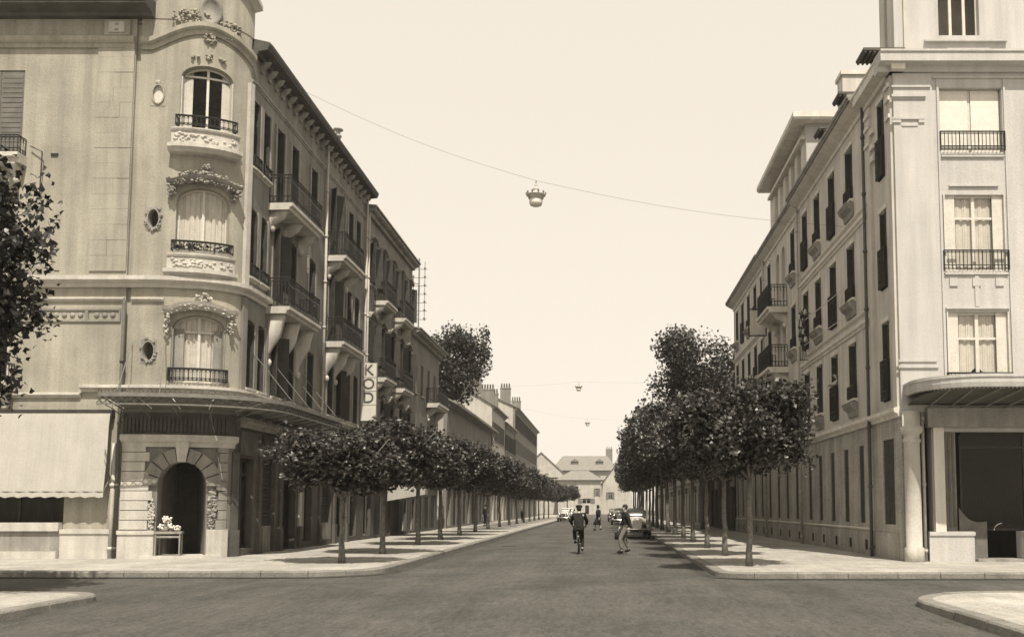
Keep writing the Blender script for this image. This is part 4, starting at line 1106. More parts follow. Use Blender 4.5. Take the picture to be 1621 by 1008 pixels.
# right side beyond the corner building, behind the trees
street_house('grey_low_house', 'low grey house behind the street trees beyond the right apartment building', 'R', 61.9, 84.0, 6.3, GREYH, (), wstep=3.0, depth=8, ridge=8.2, end_m=PALEH)
street_house('white_low_house', 'low white house farther along behind the right-hand street trees', 'R', 84.3, 112.0, 6.6, PALEH, (), wstep=3.2, depth=8, ridge=8.6)
street_house('plain_far_house', 'plain pale house nearly hidden at the far end of the right tree row', 'R', 112.3, 150.0, 7.2, PALEH, (3.6,), wstep=3.2, depth=8, ridge=9.2)

# ---- houses closing the far end of the street
def front_house(name, label, x0, x1, y, depth, eave_z, ridge, m_, wins, hip=0.0, gable=False, ov=.5, rm=ROOF):
    H = thing(name, label, 'house', ((x0 + x1) / 2, y + depth / 2, 0)); P = Path([(x0, y), (x1, y)])
    ops = [(a - x0, b - x0, lo, hi) for a, b, lo, hi in wins]
    m = MB(); wall(m, P, 0, x1 - x0, 0, eave_z, ops, t=.3)
    m.build('front_wall', m_, H)
    for a, b, lo, hi in wins: window(H, P, (a + b) / 2 - x0, b - a, lo, hi, 0, .2, transom=.75, fm=WOOD_D if lo < 1 else FRAMEW, shut=None if lo < 1 else 'open', shm=WOOD_M)
    m = MB(); m.box(x0, x0 + .3, y + .3, y + depth, 0, eave_z); m.box(x1 - .3, x1, y + .3, y + depth, 0, eave_z); m.box(x0 + .3, x1 - .3, y + depth - .3, y + depth, 0, eave_z); m.build('side_wall', m_, H)
    r = MB()
    if gable:
        xm = (x0 + x1) / 2
        MB().rings([[(x0, yy, eave_z), (x1, yy, eave_z), (xm, yy, ridge)] for yy in (y + .01, y + depth)]).build('gable', m_, H)
        for (xe, s) in ((x0 - ov, 1), (x1 + ov, -1)):
            ze = eave_z - (ridge - eave_z) / (xm - x0) * ov
            r.rings([[(xe, yy, ze + .03), (xm, yy, ridge + .03), (xm, yy, ridge + .22), (xe, yy, ze + .22)] for yy in (y - .3, y + depth + .3)])
    else:
        ym = y + depth / 2
        r.add([(x0 - ov, y - ov, eave_z), (x1 + ov, y - ov, eave_z), (x1 + ov, y + depth + ov, eave_z), (x0 - ov, y + depth + ov, eave_z), (x0 + hip, ym, ridge), (x1 - hip, ym, ridge)],
              [(0, 1, 5, 4), (1, 2, 5), (2, 3, 4, 5), (3, 0, 4), (0, 1, 2, 3)])
    r.build('roof', rm, H)
    return H
front_house('white_end_house', 'white house with a low hipped roof closing the far end of the street', -10.8, -.6, 226, 10, 8.2, 10.6, PALEH, [(-5.0, -3.0, 2.6, 3.8), (-4.3, -3.4, .1, 2.2), (-1.9, -1.1, 4.2, 6.2), (-8.6, -7.6, 4.2, 6.2)], hip=3.0, ov=.7)
H = front_house('large_roofed_house', 'large house with a broad tiled roof and dormers behind the white end house', -13, 3.2, 250, 14, 11.4, 15.6, PALEH, [(-3, -1.5, 8, 10)], hip=2.0, ov=.8)
for x in (-7.6, -1.0):
    d_ = MB().box(x - .8, x + .8, 252.2, 255, 12.6, 13.9).build('dormer', GREYH, H); MB().rings([[(x - 1, yy, 13.9), (x + 1, yy, 13.9), (x, yy, 14.7)] for yy in (251.9, 256)]).build('dormer_roof', ROOF, d_)
chimney(H, 1.6, 257, 14, 17.4, 1.8, 3)
front_house('gabled_end_house', 'white gabled house at the far end, left of the broad tiled roof', -22, -9.2, 238, 12, 9.6, 15.4, PALEH, [(-13, -11.4, 7.4, 9.2)], gable=True)
front_house('side_end_house', 'white house with a sloping roof at the far end, right of the hipped house', -.4, 7.0, 232, 12, 7.4, 12.4, PALEH, [(1.2, 2.2, 3.6, 5.4)], gable=True)

# ================================================================== TREES
def leaf(g, c, s, rr, up=.4):
    n = Vector((rr.gauss(0, 1), rr.gauss(0, 1), rr.gauss(0, 1) + up * 2)).normalized()
    a = n.orthogonal().normalized(); a.rotate(Matrix.Rotation(rr.random() * 6.28, 3, n)); b = n.cross(a)
    f = n * s * .18
    pts = [c - a * s * .5, c - a * s * .12 + b * s * .5 - f, c + a * s * .12 + b * s * .22, c + a * s * .6 - f * .5, c + a * s * .12 - b * s * .22, c - a * s * .12 - b * s * .5 - f]
    o = len(g.v); g.v += [tuple(p) for p in pts]; g.f += [[o, o + 1, o + 2, o + 4], [o, o + 4, o + 5], [o + 2, o + 3, o + 4]]
def make_tree(seed, trunk_h, r, h, nleaf, ls, lm, tr=.09, name='plane_tree', nl=7, flat=.5, spread=.26, limbs=True):
    """crown and trunk of a tree, local to its foot; h = crown height above the fork"""
    rr = random.Random(seed)
    t = MB(); lean = Vector((rr.uniform(-.04, .04), rr.uniform(-.04, .04), 1))
    pts = [lean * (trunk_h * k / 6) + Vector((rr.uniform(-.02, .02), rr.uniform(-.02, .02), 0)) * (k > 0) for k in range(7)]
    t.tube(pts, [tr * 1.35] + [tr * (1.05 - .25 * k / 6) for k in range(1, 7)], 9)
    fork = pts[-1]; tips = []; twigs = []
    for i in range(nl):
        az = 2 * math.pi * (i + rr.uniform(-.3, .3)) / nl; q = rr.uniform(.45, .95) * r; e = rr.uniform(.25, .95) * h
        tip = fork + Vector((math.cos(az) * q, math.sin(az) * q, e))
        mid = fork.lerp(tip, .5) + Vector((0, 0, -.06 * h + rr.uniform(0, .1)))
        t.tube([fork - Vector((0, 0, .15)), mid, tip], [tr * .55, tr * .36, tr * .12], 6)
        for k in range(4):
            s = fork.lerp(tip, rr.uniform(.35, .95)); e2 = s + Vector((rr.uniform(-.42, .42) * r, rr.uniform(-.42, .42) * r, rr.uniform(-.05, .3) * h)); k2 = math.hypot(e2.x - fork.x, e2.y - fork.y); e2 = fork + Vector(((e2.x - fork.x) * min(1, r * .98 / k2), (e2.y - fork.y) * min(1, r * .98 / k2), min(e2.z - fork.z, h * 1.02)))
            t.tube([s, s.lerp(e2, .5) + Vector((0, 0, .05)), e2], [tr * .18, tr * .12, tr * .05], 4)
            twigs.append((s, e2))
        tips.append(tip)
    tips.append(fork + Vector((0, 0, h * .78)))
    g = MB()
    cl = []
    for s, e in twigs:
        for k in range(3): cl.append(s.lerp(e, rr.uniform(.4, 1.1)))
    for p in tips: cl += [p + Vector((rr.gauss(0, .15) * r, rr.gauss(0, .15) * r, rr.gauss(0, .1) * h)) for _ in range(3)]
    for _ in range(int(len(cl) * .5)):
        az = rr.random() * 6.28; e_ = rr.uniform(-.85, .95); q = r * math.sqrt(max(0, 1 - e_ * e_ * .8)) * math.sqrt(rr.uniform(.15, 1)) * .86
        cl.append(fork + Vector((math.cos(az) * q, math.sin(az) * q, h * (.46 + .45 * e_))))
    cl = [c for c in cl if sum((c - d_).length < r * .42 for d_ in cl) > 4]
    per = nleaf // len(cl) + 1
    ctr = fork + Vector((0, 0, h * .45))
    for c in cl:
        sp = spread * r * rr.uniform(.5, 1.05)
        up_ = rr.uniform(.1, .9)
        for k in range(per):
            o_ = Vector((rr.gauss(0, 1), rr.gauss(0, 1), rr.gauss(0, .62)))
            if o_.length > 1.7: o_ = o_.normalized() * rr.uniform(.5, 1.5)
            p = c + o_ * sp
            dx = p - fork
            if math.hypot(dx.x, dx.y) > r * 1.15 * (1 - .12 * math.sin(3 * math.atan2(dx.y, dx.x) + seed)) or dx.z < -.1 * h + rr.random() * .1 * h: continue
            leaf(g, p, ls * rr.uniform(.6, 1.25), rr, up_)
    return t, g
def tree_proto(name, lm, *a, **k):
    t, g = make_tree(*a, lm=lm, name=name, **k)
    me = []
    for nm, q, mm in (('trunk', t, BARK), ('crown', g, lm)):
        mesh = bpy.data.meshes.new(nm); mesh.from_pydata(q.v, [], q.f); mesh.materials.append(mm)
        if nm == 'trunk': mesh.polygons.foreach_set('use_smooth', [True] * len(mesh.polygons))
        me.append(mesh)
    return me
def place_tree(name, me, loc, label, group, rz=0, sc=(1, 1, 1)):
    o = thing(name, label, 'tree', loc, group); o.rotation_euler = (0, 0, rz); o.scale = sc
    for mesh, nm in zip(me, ('trunk', 'crown')):
        c = bpy.data.objects.new(nm, mesh); COL.objects.link(c); c.parent = o
        if nm == 'crown': c['kind'] = 'stuff'
    return o
def stake(tree, dx):
    o = MB().tube([(dx, .02, 0), (dx * .92, .01, 1.75)], .028, 6).build('stake', BARK, None, True); o.parent = tree
    MB().tube([(dx * .95 + .05 * math.cos(t), .05 * math.sin(t), 1.6) for t in [k * math.pi / 4 for k in range(9)]], .012, 4, False).build('tie', RUBBER, None, True).parent = tree
STREET = [tree_proto('plane_tree', LEAF, sd, 2.4, 2.0, 2.3, 19000, .155, nl=9, spread=.19) for sd in (1, 2, 3, 5)]
ORD = ['first', 'second', 'third', 'fourth', 'fifth', 'sixth', 'seventh', 'eighth', 'ninth', 'tenth', 'eleventh', 'twelfth', 'thirteenth', 'fourteenth', 'fifteenth', 'sixteenth', 'seventeenth', 'eighteenth']
rr = random.Random(99)
LT = [(-7.23, 26.4), (-7.33, 31.7), (-7.6, 39.1), (-7.75, 45.4), (-7.9, 52.4), (-8.0, 59.5), (-8.1, 67.0), (-8.1, 74.5), (-8.1, 82), (-8.1, 89.5), (-8.1, 97), (-8.1, 104.5), (-8.1, 112), (-8.1, 120), (-8.0, 128), (-7.8, 136), (-7.0, 146), (-6.0, 160)]
for i, (x, y) in enumerate(LT):
    s = (.86, .92, 1.0, 1.04)[i] if i < 4 else rr.uniform(1.0, 1.12)
    t_ = place_tree('plane_tree', STREET[i % 4], (x, y, KH - .01), f'pollarded plane tree, {ORD[i]} from the crossing in the left pavement row', 'plane trees along the left pavement', rr.random() * 6.28, (s * 1.08, s * 1.08, s * (1.0 if i else .92)))
    if i == 0: t_.rotation_euler[2] = 2.2; stake(t_, .16 * -1)
RT = [(3.83, 25.05), (3.9, 30.5), (3.95, 36.2), (3.98, 42.3), (4.0, 47.5)] + [(4.05, 53.5 + 6 * k) for k in range(13)]
for i, (x, y) in enumerate(RT):
    s = (.9, .95, 1.0, 1.05, 1.1)[i] if i < 5 else rr.uniform(1.2, 1.4)
    place_tree('plane_tree', STREET[(i + 2) % 4], (x, y, KH - .01), f'pollarded plane tree, {ORD[i]} from the crossing in the right pavement row', 'plane trees along the right pavement', (3.6 if i == 0 else rr.random() * 6.28), (s, s, s * (1.12 if i < 5 else 1.25)))
BIG = [tree_proto('tall_tree', LEAF, 11, 8.0, 3.6, 6.2, 15000, .24, tr=.22, nl=10, spread=.2), tree_proto('tall_tree', LEAF, 14, 7.0, 4.2, 7.0, 17000, .24, tr=.22, nl=11, spread=.2)]
place_tree('tall_tree', BIG[0], (-13.0, 78, 0), 'tall broad tree rising above the low houses on the left', 'tall trees behind the houses', 1.0, (1.0, 1.0, 1.2))
place_tree('tall_tree', BIG[0], (-15.2, 70, 0), 'tall tree partly hidden behind the grey three-storey house on the left', 'tall trees behind the houses', 3.0, (.8, .8, 1.0))
place_tree('tall_tree', BIG[1], (7.2, 68, 0), 'tallest tree beside the end of the right apartment building', 'tall trees behind the houses', .4, (.95, .95, 1.02))
place_tree('tall_tree', BIG[1], (6.6, 79, 0), 'tall tree behind the right street row, second from the apartment building', 'tall trees behind the houses', 2.4, (.72, .72, .7))
NEAR = tree_proto('dark_tree', LEAF_D, 21, 2.6, 3.4, 4.2, 56000, .14, tr=.13, nl=13, spread=.18)
place_tree('dark_leafy_tree', NEAR, (-13.4, 16.4, KH + .0), 'dark leafy tree reaching in from the left edge over the near pavement', None, .6, (1.0, 1.0, 1.2))

# ================================================================== LAMPS, WIRES, SIGNS
def street_lamp(x, y, z, left, right, label):
    L = thing('suspended_lamp', label, 'street lamp', (x, y, z), 'lamps hung across the street')
    k = 1.0
    MB().lathe((x, y, z), [(.02, .40), (.05, .38), (.05, .33), (.03, .31), (.09, .27), (.11, .2), (.06, .16), (.13, .1), (.34, .03), (.35, -.02), (.29, -.05), (.27, -.14), (.25, -.15)], 20).build('hood', LAMPW, L, True)
    MB().lathe((x, y, z), [(.24, -.15), (.235, -.3), (.2, -.38), (.1, -.42), (.02, -.43)], 16).build('glass_bowl', OPAL, L, True)
    for i in range(10):
        a = 2 * math.pi * i / 10
        MB().ball((x + .34 * math.cos(a), y + .34 * math.sin(a), z + .06), .035, 5, (1, 1, 1.6)).build('crown_knob', IRON_P, L, True)
    MB().tube([(x, y, z + .4), (x, y, z + .52)], .015, 5).build('hook', IRON, L)
    g = MB(); top = Vector((x, y, z + .52)); a = Vector(left); b = Vector(right)
    def sag(p, q, n=10): return [p.lerp(q, i / n) - Vector((0, 0, .25 * math.sin(math.pi * i / n))) for i in range(n + 1)]
    g.tube(sag(a, top) + sag(top, b)[1:], .0045, 4); g.build('suspension_wire', IRON, L)
street_lamp(-2.4, 33, 12.75, (-11.0, 33.9, 16.95), (8.55, 33, 11.6), 'large crown-topped street lamp hanging on a wire, nearest of the row')
street_lamp(-2.4, 92, 13.4, (-13.0, 100, 14.6), (12.6, 92, 14.2), 'small suspended street lamp, second along the street')
street_lamp(-2.1, 126, 12.9, (-13.0, 126, 15.4), (12.6, 126, 13.8), 'tiny suspended street lamp, farthest along the street')
for (x, y, z0, z1, lb) in ((-13.0, 100, 13.0, 14.65, 'thin roof post carrying the second lamp wire on the gabled house'), (12.6, 92, 8.5, 14.25, 'thin roof post carrying the second lamp wire behind the right trees'), (12.6, 126, 9.0, 13.85, 'thin roof post carrying the third lamp wire behind the right trees')):
    p_ = thing('wire_post', lb, 'post', (x, y, z0)); MB().tube([(x, y, z0), (x, y, z1)], .05, 6).build('shaft', IRON_P, p_); MB().lathe((x, y, z1 - .15), [(.02, 0), (.07, .03), (.07, .12), (.02, .15)], 8).build('insulator', STONE_G, p_, True)
# vertical shop sign
S = thing('vertical_shop_sign', 'tall white vertical sign with dark capital letters projecting above the trees', 'sign', (-11.2, 44.75, 7))
MB().box(-11.5, -10.78, 44.7, 44.82, 5.75, 8.5).build('panel', SIGNW, S)
m = MB(); m.box(-11.53, -11.5, 44.68, 44.84, 5.72, 8.53); m.box(-10.78, -10.75, 44.68, 44.84, 5.72, 8.53); m.build('border', IRON_P, S)
for z in (6.5, 7.16, 7.82): MB().box(-11.5, -10.78, 44.69, 44.7, z - .012, z + .012).build('panel_joint', STONE_G, S)
for i, ch_ in enumerate('KOD'):
    cu = bpy.data.curves.new('letter', 'FONT'); cu.body = ch_; cu.size = .72; cu.align_x = 'CENTER'; cu.align_y = 'CENTER'; cu.extrude = .01
    o = bpy.data.objects.new('tmp', cu); COL.objects.link(o)
    dg = bpy.context.evaluated_depsgraph_get(); me = bpy.data.meshes.new_from_object(o.evaluated_get(dg)); bpy.data.objects.remove(o)
    me.transform(Matrix.Translation((-11.14, 44.685, 8.15 - i * .66)) @ Matrix.Rotation(R(90), 4, 'X')); me.materials.clear(); me.materials.append(SIGNK)
    lo_ = bpy.data.objects.new('letter', me); link(lo_, S)
for z in (6.1, 8.3): MB().tube([(-11.6, 44.76, z), (-11.45, 44.76, z)], .03, 5).build('wall_bracket', IRON, S)
# telephone mast on the low grey house
M_ = thing('telephone_mast', 'thin mast with rows of insulators on the roof of the low grey house', 'mast', (-11.3, 57.2, 12.5))
MB().tube([(-11.3, 57.2, 12.5), (-11.3, 57.2, 16.9)], .045, 6).build('pole', IRON_P, M_)
MB().tube([(-10.95, 57.2, 13.0), (-10.95, 57.2, 16.7)], .02, 5).build('upright', IRON_P, M_)
MB().tube([(-11.65, 57.2, 12.6), (-11.65, 57.2, 15.9)], .02, 5).build('upright', IRON_P, M_)
for i in range(7):
    z = 13.1 + i * .52
    MB().tube([(-11.8, 57.2, z), (-10.8, 57.2, z)], .018, 4).build('crossarm', IRON_P, M_)
    for x in (-10.95, -11.65): MB().lathe((x, 57.2, z), [(.02, 0), (.06, .03), (.06, .12), (.02, .16)], 7).build('insulator', STONE_G, M_, True)
for z in (13.4, 15.3): MB().tube([(-12.3, 56.3, z), (-11.3, 57.2, z)], .022, 4).build('stay', IRON_P, M_)
# second shop awning down the left pavement
AW2 = thing('small_shop_awning', 'small white canvas awning down the left pavement, seen between the tree trunks', 'awning', (-10.5, 52, 3))
g = MB(); g.add([(x, y, z) for y in (50.6, 53.6) for x, z in ((-11.5, 3.6), (-9.5, 3.0), (-9.5, 2.35), (-11.5, 2.0))], [(0, 1, 5, 4), (0, 1, 2, 3), (4, 5, 6, 7), (1, 2, 6, 5)]); g.build('canvas', CANVAS, AW2)
for y in (50.65, 53.55): MB().tube([(-11.5, y, 2.7), (-9.52, y, 2.98)], .02, 4).build('side_arm', IRON_P, AW2)

# ================================================================== PEOPLE
def skin_mesh(name, joints, edges, m_, parent, sub=2):
    names = list(joints); me = bpy.data.meshes.new(name)
    me.from_pydata([joints[n][0] for n in names], [(names.index(a), names.index(b)) for a, b in edges], [])
    o = bpy.data.objects.new(name + '_tmp', me); COL.objects.link(o)
    o.modifiers.new('skin', 'SKIN'); sb = o.modifiers.new('sub', 'SUBSURF'); sb.levels = sb.render_levels = sub
    for i, n in enumerate(names):
        r_ = joints[n][1]; sv = me.skin_vertices[0].data[i]
        sv.radius = r_ if isinstance(r_, tuple) else (r_, r_); sv.use_root = (i == 0)
    dg = bpy.context.evaluated_depsgraph_get()
    out = bpy.data.meshes.new_from_object(o.evaluated_get(dg)); bpy.data.objects.remove(o)
    out.name = name; out.materials.clear(); out.materials.append(m_)
    out.polygons.foreach_set('use_smooth', [True] * len(out.polygons))
    ob = bpy.data.objects.new(name, out); COL.objects.link(ob)
    if parent is not None: ob.parent = parent
    return ob
def hand_mesh(parent, w, d, m_=None):
    """palm with four bent fingers and a thumb at wrist w pointing along d"""
    d = Vector(d).normalized(); s = d.cross(Vector((0, 0, 1)) if abs(d.z) < .9 else Vector((1, 0, 0))).normalized(); n = d.cross(s)
    w = Vector(w); g = MB()
    g.rings([[w + d * t + s * a * sw + n * b * .016 for a, b in ((-1, -1), (1, -1), (1, 1), (-1, 1))] for t, sw in ((-.01, .024), (.03, .038), (.085, .04))])
    for i in range(4):
        o = w + d * .08 + s * (-.03 + .02 * i); L = (.062, .075, .07, .055)[i]
        g.tube([o, o + d * L * .5 + n * .006, o + d * L * .85 + n * .028, o + d * L * .9 + n * .045], [.0105, .010, .009, .006], 6)
    o = w + d * .03 - s * .035
    g.tube([o, o - s * .03 + d * .025 + n * .008, o - s * .035 + d * .055 + n * .02], [.013, .011, .008], 6)
    g.build('hand', m_ or SKIN, None, True).parent = parent
def person(label, loc, rz, J, top_m, leg_m, coat=False, hat=None, hair_m=None, skirt=None, shoe_m=None, cat='person', legs_skin=False, lower=True, hat_m=None):
    """J: joint positions facing +Y, local to the feet"""
    o = thing('person', label, cat, (0, 0, 0))
    q = {k: Vector(v) for k, v in J.items()}
    body = {'pelvis': (q['pelvis'], (.13, .1)), 'waist': (q['waist'], (.1, .07)), 'chest': (q['chest'], (.12, .07)), 'neckb': (q['neck'] - Vector((0, 0, .05)), .05), 'neck': (q['neck'], .05),
            'jaw': (q['head'] - Vector((0, -.015, .07)), (.062, .07)), 'head': (q['head'], (.078, .092)), 'crown': (q['head'] + Vector((0, -.01, .075)), (.06, .07))}
    ed = [('pelvis', 'waist'), ('waist', 'chest'), ('chest', 'neckb'), ('neckb', 'neck'), ('neck', 'jaw'), ('jaw', 'head'), ('head', 'crown')]
    for s in 'lr':
        body.update({f'sh{s}': (q['sh' + s], .045), f'el{s}': (q['el' + s], .036), f'wr{s}': (q['wr' + s], .028)})
        ed += [('chest', f'sh{s}'), (f'sh{s}', f'el{s}'), (f'el{s}', f'wr{s}')]
        if lower:
            body.update({f'hip{s}': (q['hip' + s], .085), f'kn{s}': (q['kn' + s], .055), f'an{s}': (q['an' + s], .035), f'to{s}': (q['to' + s], .03)})
            ed += [('pelvis', f'hip{s}'), (f'hip{s}', f'kn{s}'), (f'kn{s}', f'an{s}'), (f'an{s}', f'to{s}')]
    b = skin_mesh('body', body, ed, SKIN, o)
    hd = q['head']; g = MB(); g.ball(hd + Vector((0, .098, -.015)), .018, 5, (.8, 1.2, 1.2)); g.build('nose', SKIN, None, True).parent = b
    for s in (-1, 1):
        MB().ball(hd + Vector((s * .032, .088, .012)), .011, 5).build('eye', HAIR, None, True).parent = b
        MB().ball(hd + Vector((s * .082, 0, -.01)), .022, 5, (.5, .8, 1.3)).build('ear', SKIN, None, True).parent = b
    MB().ball(hd + Vector((0, .085, -.055)), .018, 5, (1.4, .5, .35)).build('mouth', CLOTH_G, None, True).parent = b
    g = MB(); g.ball(hd + Vector((0, -.022, .035)), .1, 8, (.88, 1.0, 1.0)); g.build('hair', hair_m or HAIR, None, True).parent = o
    if hat:
        c = hd + Vector((0, -.01, .07))
        prof = [(.17, 0), (.175, .012), (.1, .02), (.098, .1), (.06, .125), (.01, .12)] if hat == 'brim' else [(.1, -.02), (.118, .02), (.12, .06), (.07, .09), (.01, .095)]
        g = MB(); g.lathe(c, prof, 14)
        if hat == 'cap': g.box(c.x - .07, c.x + .07, c.y + .08, c.y + .17, c.z - .015, c.z)
        g.build('hat', hat_m or CLOTH_B, None, True).parent = o
    hem = q['pelvis'] - Vector((0, 0, .14 if coat else .02))
    jk = {'chest': (q['chest'], (.2, .16)), 'waist': (q['waist'], (.185, .15)), 'hip': (q['pelvis'], (.175, .135)), 'hem': (hem, (.18, .14)), 'col': (q['neck'] - Vector((0, 0, .05)), (.1, .095))}
    ed = [('chest', 'waist'), ('waist', 'hip'), ('hip', 'hem'), ('chest', 'col')]
    for s in 'lr':
        wr = q['el' + s].lerp(q['wr' + s], .93)
        jk.update({f'sh{s}': (q['sh' + s], .088), f'el{s}': (q['el' + s], .066), f'wr{s}': (wr, .05)}); ed += [('chest', f'sh{s}'), (f'sh{s}', f'el{s}'), (f'el{s}', f'wr{s}')]
        hand_mesh(o, q['wr' + s], q['wr' + s] - q['el' + s] + Vector((0, .0, -.02)))
    skin_mesh('jacket', jk, ed, top_m, o)
    if lower:
        if skirt is not None:
            p = q['pelvis']; kz = (q['knl'].z + q['knr'].z) / 2 - .08; km = (q['knl'] + q['knr']) / 2; n_ = 18; rings = []
            for t in (0, .35, .7, 1):
                c = p.lerp(Vector((km.x, km.y, kz)), t); r0 = .15 + .11 * t
                rings.append([(c.x + r0 * math.cos(2 * math.pi * k / n_) * (1 + .06 * t * math.sin(k * 3)), c.y + r0 * 1.1 * math.sin(2 * math.pi * k / n_), c.z) for k in range(n_)])
            MB().rings(rings).build('skirt', skirt, None, True).parent = o
        else:
            tr = {'p': (q['pelvis'], (.15, .12))}; ed = []
            for s in 'lr':
                an = q['kn' + s].lerp(q['an' + s], .92)
                tr.update({f'h{s}': (q['hip' + s], .105), f'k{s}': (q['kn' + s], .078), f'a{s}': (an, .068)}); ed += [('p', f'h{s}'), (f'h{s}', f'k{s}'), (f'k{s}', f'a{s}')]
            skin_mesh('trousers', tr, ed, leg_m, o)
        for s in 'lr':
            a, t = q['an' + s], q['to' + s]; g = MB(); dd = (t - a); dd.z *= .5
            c0 = a - dd * .25 - Vector((0, 0, .03)); c1 = t + dd * .15
            g.tube([c0, a.lerp(t, .3) - Vector((0, 0, .02)), a.lerp(t, .75), c1], [.042, .052, .045, .025], 8); g.build('shoe', shoe_m or CLOTH_B, None, True).parent = o
    o.location = loc; o.rotation_euler = (0, 0, rz)
    return o
STAND = dict(pelvis=(0, 0, .93), waist=(0, 0, 1.08), chest=(0, 0, 1.28), neck=(0, .01, 1.47), head=(0, .03, 1.6), shl=(-.17, 0, 1.38), shr=(.17, 0, 1.38),
             ell=(-.23, -.03, 1.12), elr=(.23, -.03, 1.12), wrl=(-.23, .06, .88), wrr=(.23, .06, .88), hipl=(-.09, 0, .9), hipr=(.09, 0, .9),
             knl=(-.09, .02, .5), knr=(.09, .02, .5), anl=(-.09, -.02, .09), anr=(.09, -.02, .09), tol=(-.1, .13, .04), tor=(.1, .13, .04))
def walk(st=.28, swing=.18, lift=.1):
    d = dict(STAND)
    d.update(knl=(-.08, .2, .5), anl=(-.08, st, .1), tol=(-.08, st + .15, .06), knr=(.08, .02, .48), anr=(.08, -st, .16), tor=(.08, -st + .13, .06),
             ell=(-.22, -.12, 1.13), wrl=(-.21, -swing, .9), elr=(.22, .05, 1.12), wrr=(.21, swing + .08, .92))
    return d
# the cyclist and his bicycle, riding away
J = dict(pelvis=(0, -.12, .93), waist=(0, -.07, 1.07), chest=(0, .06, 1.26), neck=(0, .14, 1.43), head=(0, .19, 1.55), shl=(-.18, .08, 1.35), shr=(.18, .08, 1.35),
         ell=(-.29, .2, 1.12), elr=(.29, .2, 1.12), wrl=(-.24, .4, 1.0), wrr=(.24, .4, 1.0), hipl=(-.09, -.1, .9), hipr=(.09, -.1, .9),
         knl=(-.16, .25, .78), anl=(-.13, .08, .43), tol=(-.13, .22, .38), knr=(.11, .16, .52), anr=(.12, .0, .17), tor=(.12, .14, .13))
CY = (-.86, 33.6, .04)
person('cyclist in a dark jacket and trousers seen from behind on the roadway', CY, 0, J, CLOTH_B, CLOTH_B, hat='cap')
BK = thing('bicycle', 'black bicycle ridden by the cyclist in the dark jacket', 'bicycle', (0, 0, 0))
def put(g, name, m_, par=BK, sm=True):
    o = g.build(name, m_, None, sm); o.parent = par; return o
for y in (-.52, .55):
    g = MB(); g.tube([(0, y + .32 * math.cos(t), .335 + .32 * math.sin(t)) for t in [k * math.pi / 14 for k in range(29)]], .019, 6, False); w_ = put(g, 'wheel', RUBBER)
    g = MB(); g.tube([(0, y + .3 * math.cos(t), .335 + .3 * math.sin(t)) for t in [k * math.pi / 14 for k in range(29)]], .009, 4, False); put(g, 'rim', CHROME, w_)
    g = MB()
    for k in range(14): g.tube([(0, y, .335), (0, y + .3 * math.cos(k * math.pi / 7), .335 + .3 * math.sin(k * math.pi / 7))], .003, 3)
    put(g, 'spokes', CHROME, w_)
    put(MB().tube([(0, y + .355 * math.cos(t), .335 + .355 * math.sin(t)) for t in [R(20 + k * 14) for k in range(11)]], .022, 5), 'mudguard', PAINT_D)
g = MB()
for a, b in (((0, -.12, .82), (0, .02, .3)), ((0, .02, .3), (0, .38, .75)), ((0, -.1, .75), (0, .38, .8)), ((.03, .02, .3), (.03, -.52, .335)), ((-.03, .02, .3), (-.03, -.52, .335)), ((.03, -.1, .75), (.03, -.52, .335)), ((-.03, -.1, .75), (-.03, -.52, .335)),
             ((0, .36, .95), (0, .42, .68)), ((.03, .42, .68), (.03, .55, .335)), ((-.03, .42, .68), (-.03, .55, .335))): g.tube([a, b], .014, 6)
put(g, 'frame', PAINT_D)
put(MB().tube([(-.27, .36, .97), (-.22, .42, .99), (0, .38, .98), (.22, .42, .99), (.27, .36, .97)], .012, 6), 'handlebar', CHROME)
g = MB(); g.rings([[(-w_, y, z), (w_, y, z), (w_ * .7, y, z - .05), (-w_ * .7, y, z - .05)] for y, w_, z in ((-.26, .1, .87), (-.15, .1, .86), (0, .03, .86))]); put(g, 'saddle', CLOTH_B)
put(MB().lathe((.05, .02, .3), [(.1, -.005), (.1, .005)], 18, 'x'), 'chainwheel', CHROME)
for (x, z, y) in ((.12, .14, .02), (-.12, .4, .08)): put(MB().box(x - .05, x + .05, y - .04, y + .04, z - .012, z + .012), 'pedal', RUBBER, BK, False)
g = MB(); g.tube([(.08, .02, .3), (.08, .02, .14)], .01, 5); g.tube([(-.08, .02, .3), (-.08, .08, .4)], .01, 5); put(g, 'crank', CHROME)
put(MB().lathe((0, -.9, .62), [(.03, -.02), (.03, .02)], 10, 'y'), 'rear_reflector', CHROME)
BK.location = CY
person('man in a dark jacket and pale trousers walking across the road beside the parked car', (.78, 33.5, .045), R(95), walk(.13, .1), CLOTH_B, CLOTH_T, coat=True)
bag = thing('handbag', 'dark bag carried by the walking man in pale trousers', 'bag', (0, 0, 0))
g = MB(); g.rings([[(-.16, -w_, z), (.16, -w_, z), (.16, w_, z), (-.16, w_, z)] for z, w_ in ((0, .06), (.12, .065), (.24, .04))]); put(g, 'bag_body', CLOTH_B, bag)
put(MB().tube([(-.08, 0, .23), (-.06, 0, .31), (.06, 0, .31), (.08, 0, .23)], .01, 5), 'strap', CLOTH_B, bag)
bag.location = (.56, 33.69, .53); bag.rotation_euler = (0, 0, R(0))
person('woman in a dark dress and hat crossing the road farther down the street', (-.35, 67, .045), R(60), walk(.2), CLOTH_B, CLOTH_G, hat='brim', skirt=CLOTH_B)
person('person in dark clothes standing by the wall on the left pavement', (-9.9, 80, KH), R(150), STAND, CLOTH_B, CLOTH_B, coat=True, hat='cap')
person('person walking between the last tree trunks on the left pavement', (-9.2, 108, KH), R(180), walk(), CLOTH_G, CLOTH_B)
